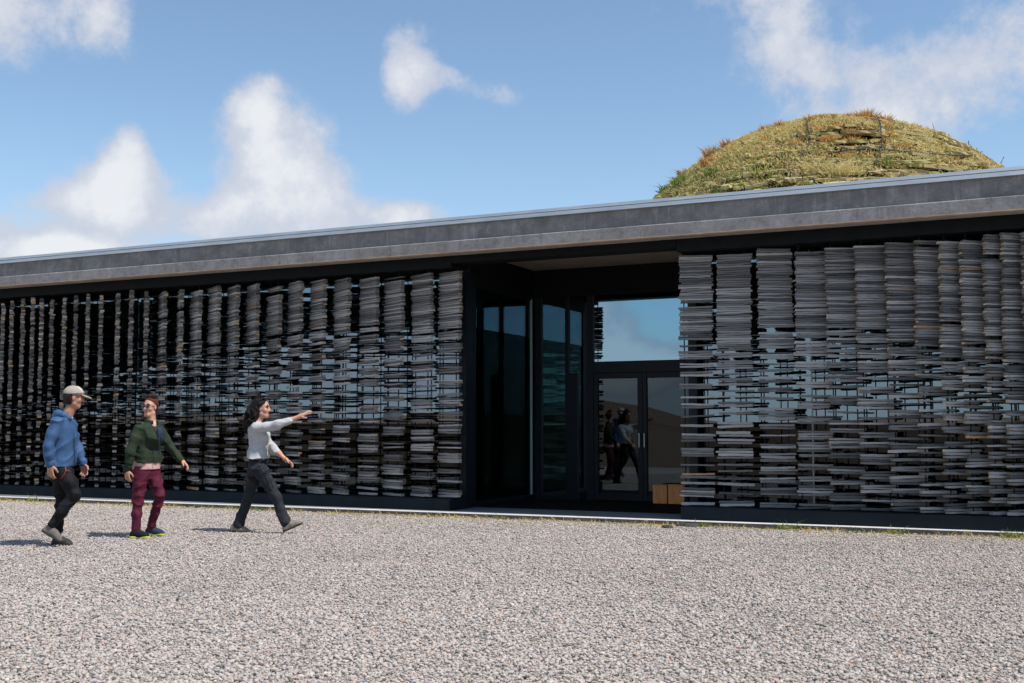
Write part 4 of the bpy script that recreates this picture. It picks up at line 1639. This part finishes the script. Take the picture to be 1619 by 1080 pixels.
# ---- woman in the green fleece
w = Figure('laughing woman in dark green fleece, maroon trousers and sunglasses looking back', 231, 14.02)
P = w.P
FH = math.atan2(-.55, .80)
nk0, nk1 = P(239, 667), P(239, 655)
w.head(P(237.5, 643), (-.34, -.93, .0), nk0, nk1, True)
hip_r, hip_l = P(224, 744, -.07), P(237, 744, .07)
kn_r, an_r = P(218, 790, -.10), P(214.5, 836, -.13)
kn_l, an_l = P(253, 783, .03), P(240, 830, .12)
sh_r, el_r, wr_r = P(219, 679, -.12), P(206, 712, -.20), P(201, 744, -.19)
sh_l, el_l, wr_l = P(252, 679, .12), P(270, 709, .15), P(288, 729, .10)
w.body.stack([w.ring(230, 752, .085, .125, FH), w.ring(233, 715, .085, .115, FH), w.ring(235, 690, .095, .13, FH), w.ring(237, 675, .08, .125, FH), w.ring(239, 667, .05, .065, FH)], .04)
for a, b, c2 in ((sh_r, el_r, wr_r), (sh_l, el_l, wr_l)):
    w.body.chain([a, b, c2], [.038, .030, .0235], .03)
for a, b, c2 in ((hip_r, kn_r, an_r), (hip_l, kn_l, an_l)):
    w.body.chain([a, b, c2], [.07, .045, .033], .04)
w.hand(wr_r, (.02, .05, -1), (.4, .9, 0), (.9, -.3, 0), .5, .5, .95)
w.hand(wr_l, (.75, -.1, -.62), (-.5, -.2, -.8), (.4, -.9, .2), .55, .6, .95)
fl = Field(.0068)
fl.stack([w.ring(234, 731, .132, .172, FH), w.ring(234, 722, .138, .176, FH), w.ring(233.5, 710, .122, .155, FH), w.ring(235.5, 694, .132, .160, FH), w.ring(236, 684, .128, .168, FH), w.ring(237, 675, .10, .155, FH), w.ring(238.5, 667, .066, .085, FH)], .045)
fl.ell(P(243, 692, -.10), (.07, .07, .065), None, .06)
fl.ell(P(251, 692, -.02), (.06, .06, .06), None, .06)
fl.chain([sh_r, (sh_r + el_r) / 2, el_r, (el_r + wr_r) / 2, wr_r + [0, 0, .012]], [.064, .058, .052, .047, .040], .03)
fl.chain([sh_l, (sh_l + el_l) / 2, el_l, (el_l + wr_l) / 2, wr_l + [-.01, 0, .008]], [.064, .056, .05, .045, .038], .03)
fo = fl.build('fleece', M_GREEN, w.root, .010, 38, 14)
collar(nk0 + [-.002, 0, -.016], .080, .075, M_GREEN, fo, FH, 'collar', .012, .022, .7)
# navy chest panel with pocket
cpn = Field(.005)
cpn.ell(P(252.5, 688, -.055), (.045, .07, .10), None, .02)
cpn.build('chest_panel', M_NAVY, fo, .002, 40, 3)
strip('zip', [P(247, 671, -.10), P(250, 680, -.135), P(251.5, 692, -.150), P(251.5, 706, -.135), P(251, 720, -.13)], .005, M_NAVY, fo)
sr = Field(.0065)
sr.stack([w.ring(231, 742, .128, .168, FH), w.ring(233, 728, .124, .164, FH)], .02)
sr.build('shirt', M_PINK, w.root, .004, 30, 6)
ins = Field(.005)
ins.cone(nk0 + [.0, 0, -.01], nk0 + [.012, -.02, -.05], .062, .064, .02)
ins.build('shirt_collar', M_PINK, w.root, .002, 50, 2)
tr = Field(.0068)
tr.stack([w.ring(229.5, 758, .11, .148, FH), w.ring(230, 748, .120, .158, FH), w.ring(231, 737, .118, .154, FH)], .05)
tr.chain([hip_r, (hip_r + kn_r) / 2, kn_r, (kn_r + an_r) / 2, an_r], [.088, .078, .064, .058, .054], .03)
tr.chain([hip_l, (hip_l + kn_l) / 2 + [.008, 0, 0], kn_l, (kn_l + an_l) / 2, an_l], [.088, .078, .061, .055, .050], .03)
tr.build('trousers', M_MAROON, w.root, .011, 40, 22)
w.shoe(P(205.5, 851, -.14), P(236.5, 851.3, -.15), an_r, M_RUNSH, M_SOLEY, (0, 0, 1), False, .041)
w.shoe(P(230.5, 845.5, .14), P(260, 847.0, .10), an_l, M_RUN, M_SOLEY, (0, 0, 1), False, .041)
H = w.H
hr = Field(.005)
hr.ell(H(-.022, 0, .026), (.098, .082, .098), w.A, .02)
hair = hr.build('hair', M_HAIRR, w.root, .006, 110, 2, clip=lambda x, y, z: np.maximum(((x - w.hc[0]) * w.A[0][0] + (y - w.hc[1]) * w.A[0][1]) - .035 - 1.1 * (z - w.hc[2] - .06).clip(-.05, .1), w.hc[2] - .075 - z).astype(np.float32))
bn = Field(.005)
bn.ell(P(241, 627.5, .015), (.052, .052, .042), None, .02)
bn.ell(P(243.5, 625, -.01), (.03, .03, .03), None, .02)
bn.build('hair_bun', M_HAIRR, hair, .006, 70, 8)
sg = Field(.004)
for s2 in (-1, 1):
    sg.ell(H(.093, s2 * .033, .004), (.010, .030, .020), w.A, .004)
    sg.chain([H(.086, s2 * .056, .010), H(.0, s2 * .078, .006)], [.004, .004], .003)
sg.cone(H(.098, -.02, .010), H(.098, .02, .010), .005, .005, .004)
sg.build('sunglasses', M_LENS, w.root, smooth=1)
Field(.0035).ell(H(.077, 0, -.062), (.014, .028, .016), w.A).build('lips', M_LIP, w.root, smooth=1)
Field(.0035).ell(H(.081, 0, -.060), (.011, .020, .0065), w.A).build('teeth', M_TEETH, w.root, smooth=1)
w.body.build('body', M_SKIN, w.root, smooth=1)

# ---- woman in the grey top, pointing
g = Figure('dark-haired woman in pale grey top striding and pointing ahead with outstretched arm', 412, 14.6)
P = g.P
GH = -.18
nk0, nk1 = P(407, 668), P(411.5, 656)
g.head(P(415, 645), (.985, -.16, -.02), nk0, nk1, True)
hip_n, hip_f = P(409, 738, -.075), P(405, 738, .075)
kn_n, an_n = P(436, 784, -.085), P(451, 826, -.08)
kn_f, an_f = P(393, 786, .08), P(377, 829, .08)
sh_n, el_n, wr_n = P(404, 677, -.155), P(440, 671, -.21), P(474, 658.5, -.17)
sh_f, el_f, wr_f = P(407, 678, .15), P(431, 708, .20), P(451, 726, .15)
g.body.stack([g.ring(406, 748, .085, .125, GH), g.ring(410, 706, .085, .115, GH), g.ring(408, 685, .092, .13, GH), g.ring(405, 673, .075, .12, GH), g.ring(406.5, 667, .05, .06, GH)], .04)
for a, b, c2 in ((sh_n, el_n, wr_n), (sh_f, el_f, wr_f)):
    g.body.chain([a, b, (b + c2) / 2, c2], [.040, .037, .033, .0235], .03)
for a, b, c2 in ((hip_n, kn_n, an_n), (hip_f, kn_f, an_f)):
    g.body.chain([a, b, c2], [.07, .045, .033], .04)
g.hand(wr_n, (.88, -.05, .44), (.25, .45, -.85), (.1, -.75, -.55), .12, 1.5, 1.0)
g.hand(wr_f, (.78, -.05, -.5), (-.4, -.35, -.8), (.3, -.9, .2), .45, .7, .98)
tp = Field(.0066)
tp.stack([g.ring(407.5, 725, .130, .166, GH), g.ring(408, 715, .126, .160, GH), g.ring(409.5, 704, .112, .142, GH), g.ring(409.5, 690, .118, .152, GH), g.ring(407, 680, .112, .158, GH), g.ring(405.5, 673, .088, .145, GH), g.ring(406.5, 666, .058, .07, GH)], .045)
tp.ell(P(419, 690, -.07), (.055, .06, .06), None, .06)
tp.ell(P(419, 690, .05), (.055, .06, .06), None, .06)
sl_n, sl_f = P(457, 665, -.19), P(438, 714.5, .185)
tp.chain([sh_n, (sh_n + el_n) / 2 + [0, 0, -.008], el_n, sl_n], [.068, .060, .054, .047], .035)
tp.chain([sh_f, (sh_f + el_f) / 2, el_f, sl_f], [.064, .057, .052, .046], .035)
to = tp.build('top', M_GREYTOP, g.root, .008, 40, 31)
strip('button_band', [P(412, 669, -.055) + [.01, -.0, 0], P(421, 682, -.05), P(425.5, 692, -.05), P(424, 706, -.05), P(424.5, 724, -.05)], .008, M_CAPF, to)
tr = Field(.0068)
tr.stack([g.ring(406.5, 752, .108, .148, GH), g.ring(407, 742, .118, .156, GH), g.ring(408, 726, .100, .136, GH)], .05)
tr.chain([hip_n, (hip_n + kn_n) / 2, kn_n, (kn_n + an_n) / 2, an_n + [.003, 0, -.002]], [.096, .080, .064, .060, .068], .03)
tr.chain([hip_f, (hip_f + kn_f) / 2, kn_f, (kn_f + an_f) / 2, an_f + [-.003, 0, 0]], [.096, .080, .065, .060, .068], .03)
to = tr.build('trousers', M_CHAR, g.root, .011, 40, 41)
strip('waistband', [P(394, 727, -.09), P(403, 727, -.165), P(414, 728, -.155), P(421, 729, -.07)], .012, M_BLACKP, to)
strip('pocket_seam', [P(418, 735, -.155), P(423, 748, -.175), P(428, 760, -.18), P(432, 772, -.165)], .004, M_BLACKP, to)
g.shoe(P(449.5, 841.5, -.09), P(479, 828.5, -.10), an_n, M_SHOE, M_SOLE, (-.25, 0, 1), False, .043)
g.shoe(P(364, 841.0, .09), P(394, 843.5, .06), an_f, M_SHOE, M_SOLE, (.1, 0, 1), False, .043)
H = g.H
hr = Field(.0055)
hr.ell(H(-.026, 0, .026), (.098, .084, .098), g.A, .02)
hr.chain([H(-.05, 0, .06), P(400, 650, 0), P(394, 663, 0), P(391, 674, .01), P(390, 683, .02)], [.08, .078, .064, .046, .024], .05)
hr.chain([H(-.02, -.065, .04), P(402, 655, -.08), P(397, 668, -.09), P(393, 680, -.06)], [.040, .050, .046, .024], .04)
hr.chain([H(-.02, .065, .04), P(402, 655, .08), P(397, 668, .08), P(395, 680, .06)], [.040, .050, .046, .024], .04)
hr.chain([H(.05, -.05, .085), H(.0, -.082, .05), H(-.03, -.085, -.01)], [.018, .024, .03], .03)
hr.build('hair', M_HAIRB, g.root, .020, 80, 12, clip=lambda x, y, z: np.where(z > g.hc[2] - .15, ((x - g.hc[0]) * g.A[0][0] + (y - g.hc[1]) * g.A[0][1]) - .015 - 1.0 * (z - g.hc[2] - .03).clip(-.03, .1), -1.0).astype(np.float32))
Field(.0035).cone(H(.082, -.016, -.064), H(.082, .016, -.064), .007, .007).build('lips', M_LIP, g.root, smooth=1)
strip('bracelet', [wr_f + [math.cos(a) * .004 + .01, math.cos(a) * .03, math.sin(a) * .03] for a in np.linspace(0, 6.28, 14)], .004, M_SOLE, g.root)
g.body.build('body', M_SKIN, g.root, smooth=1)
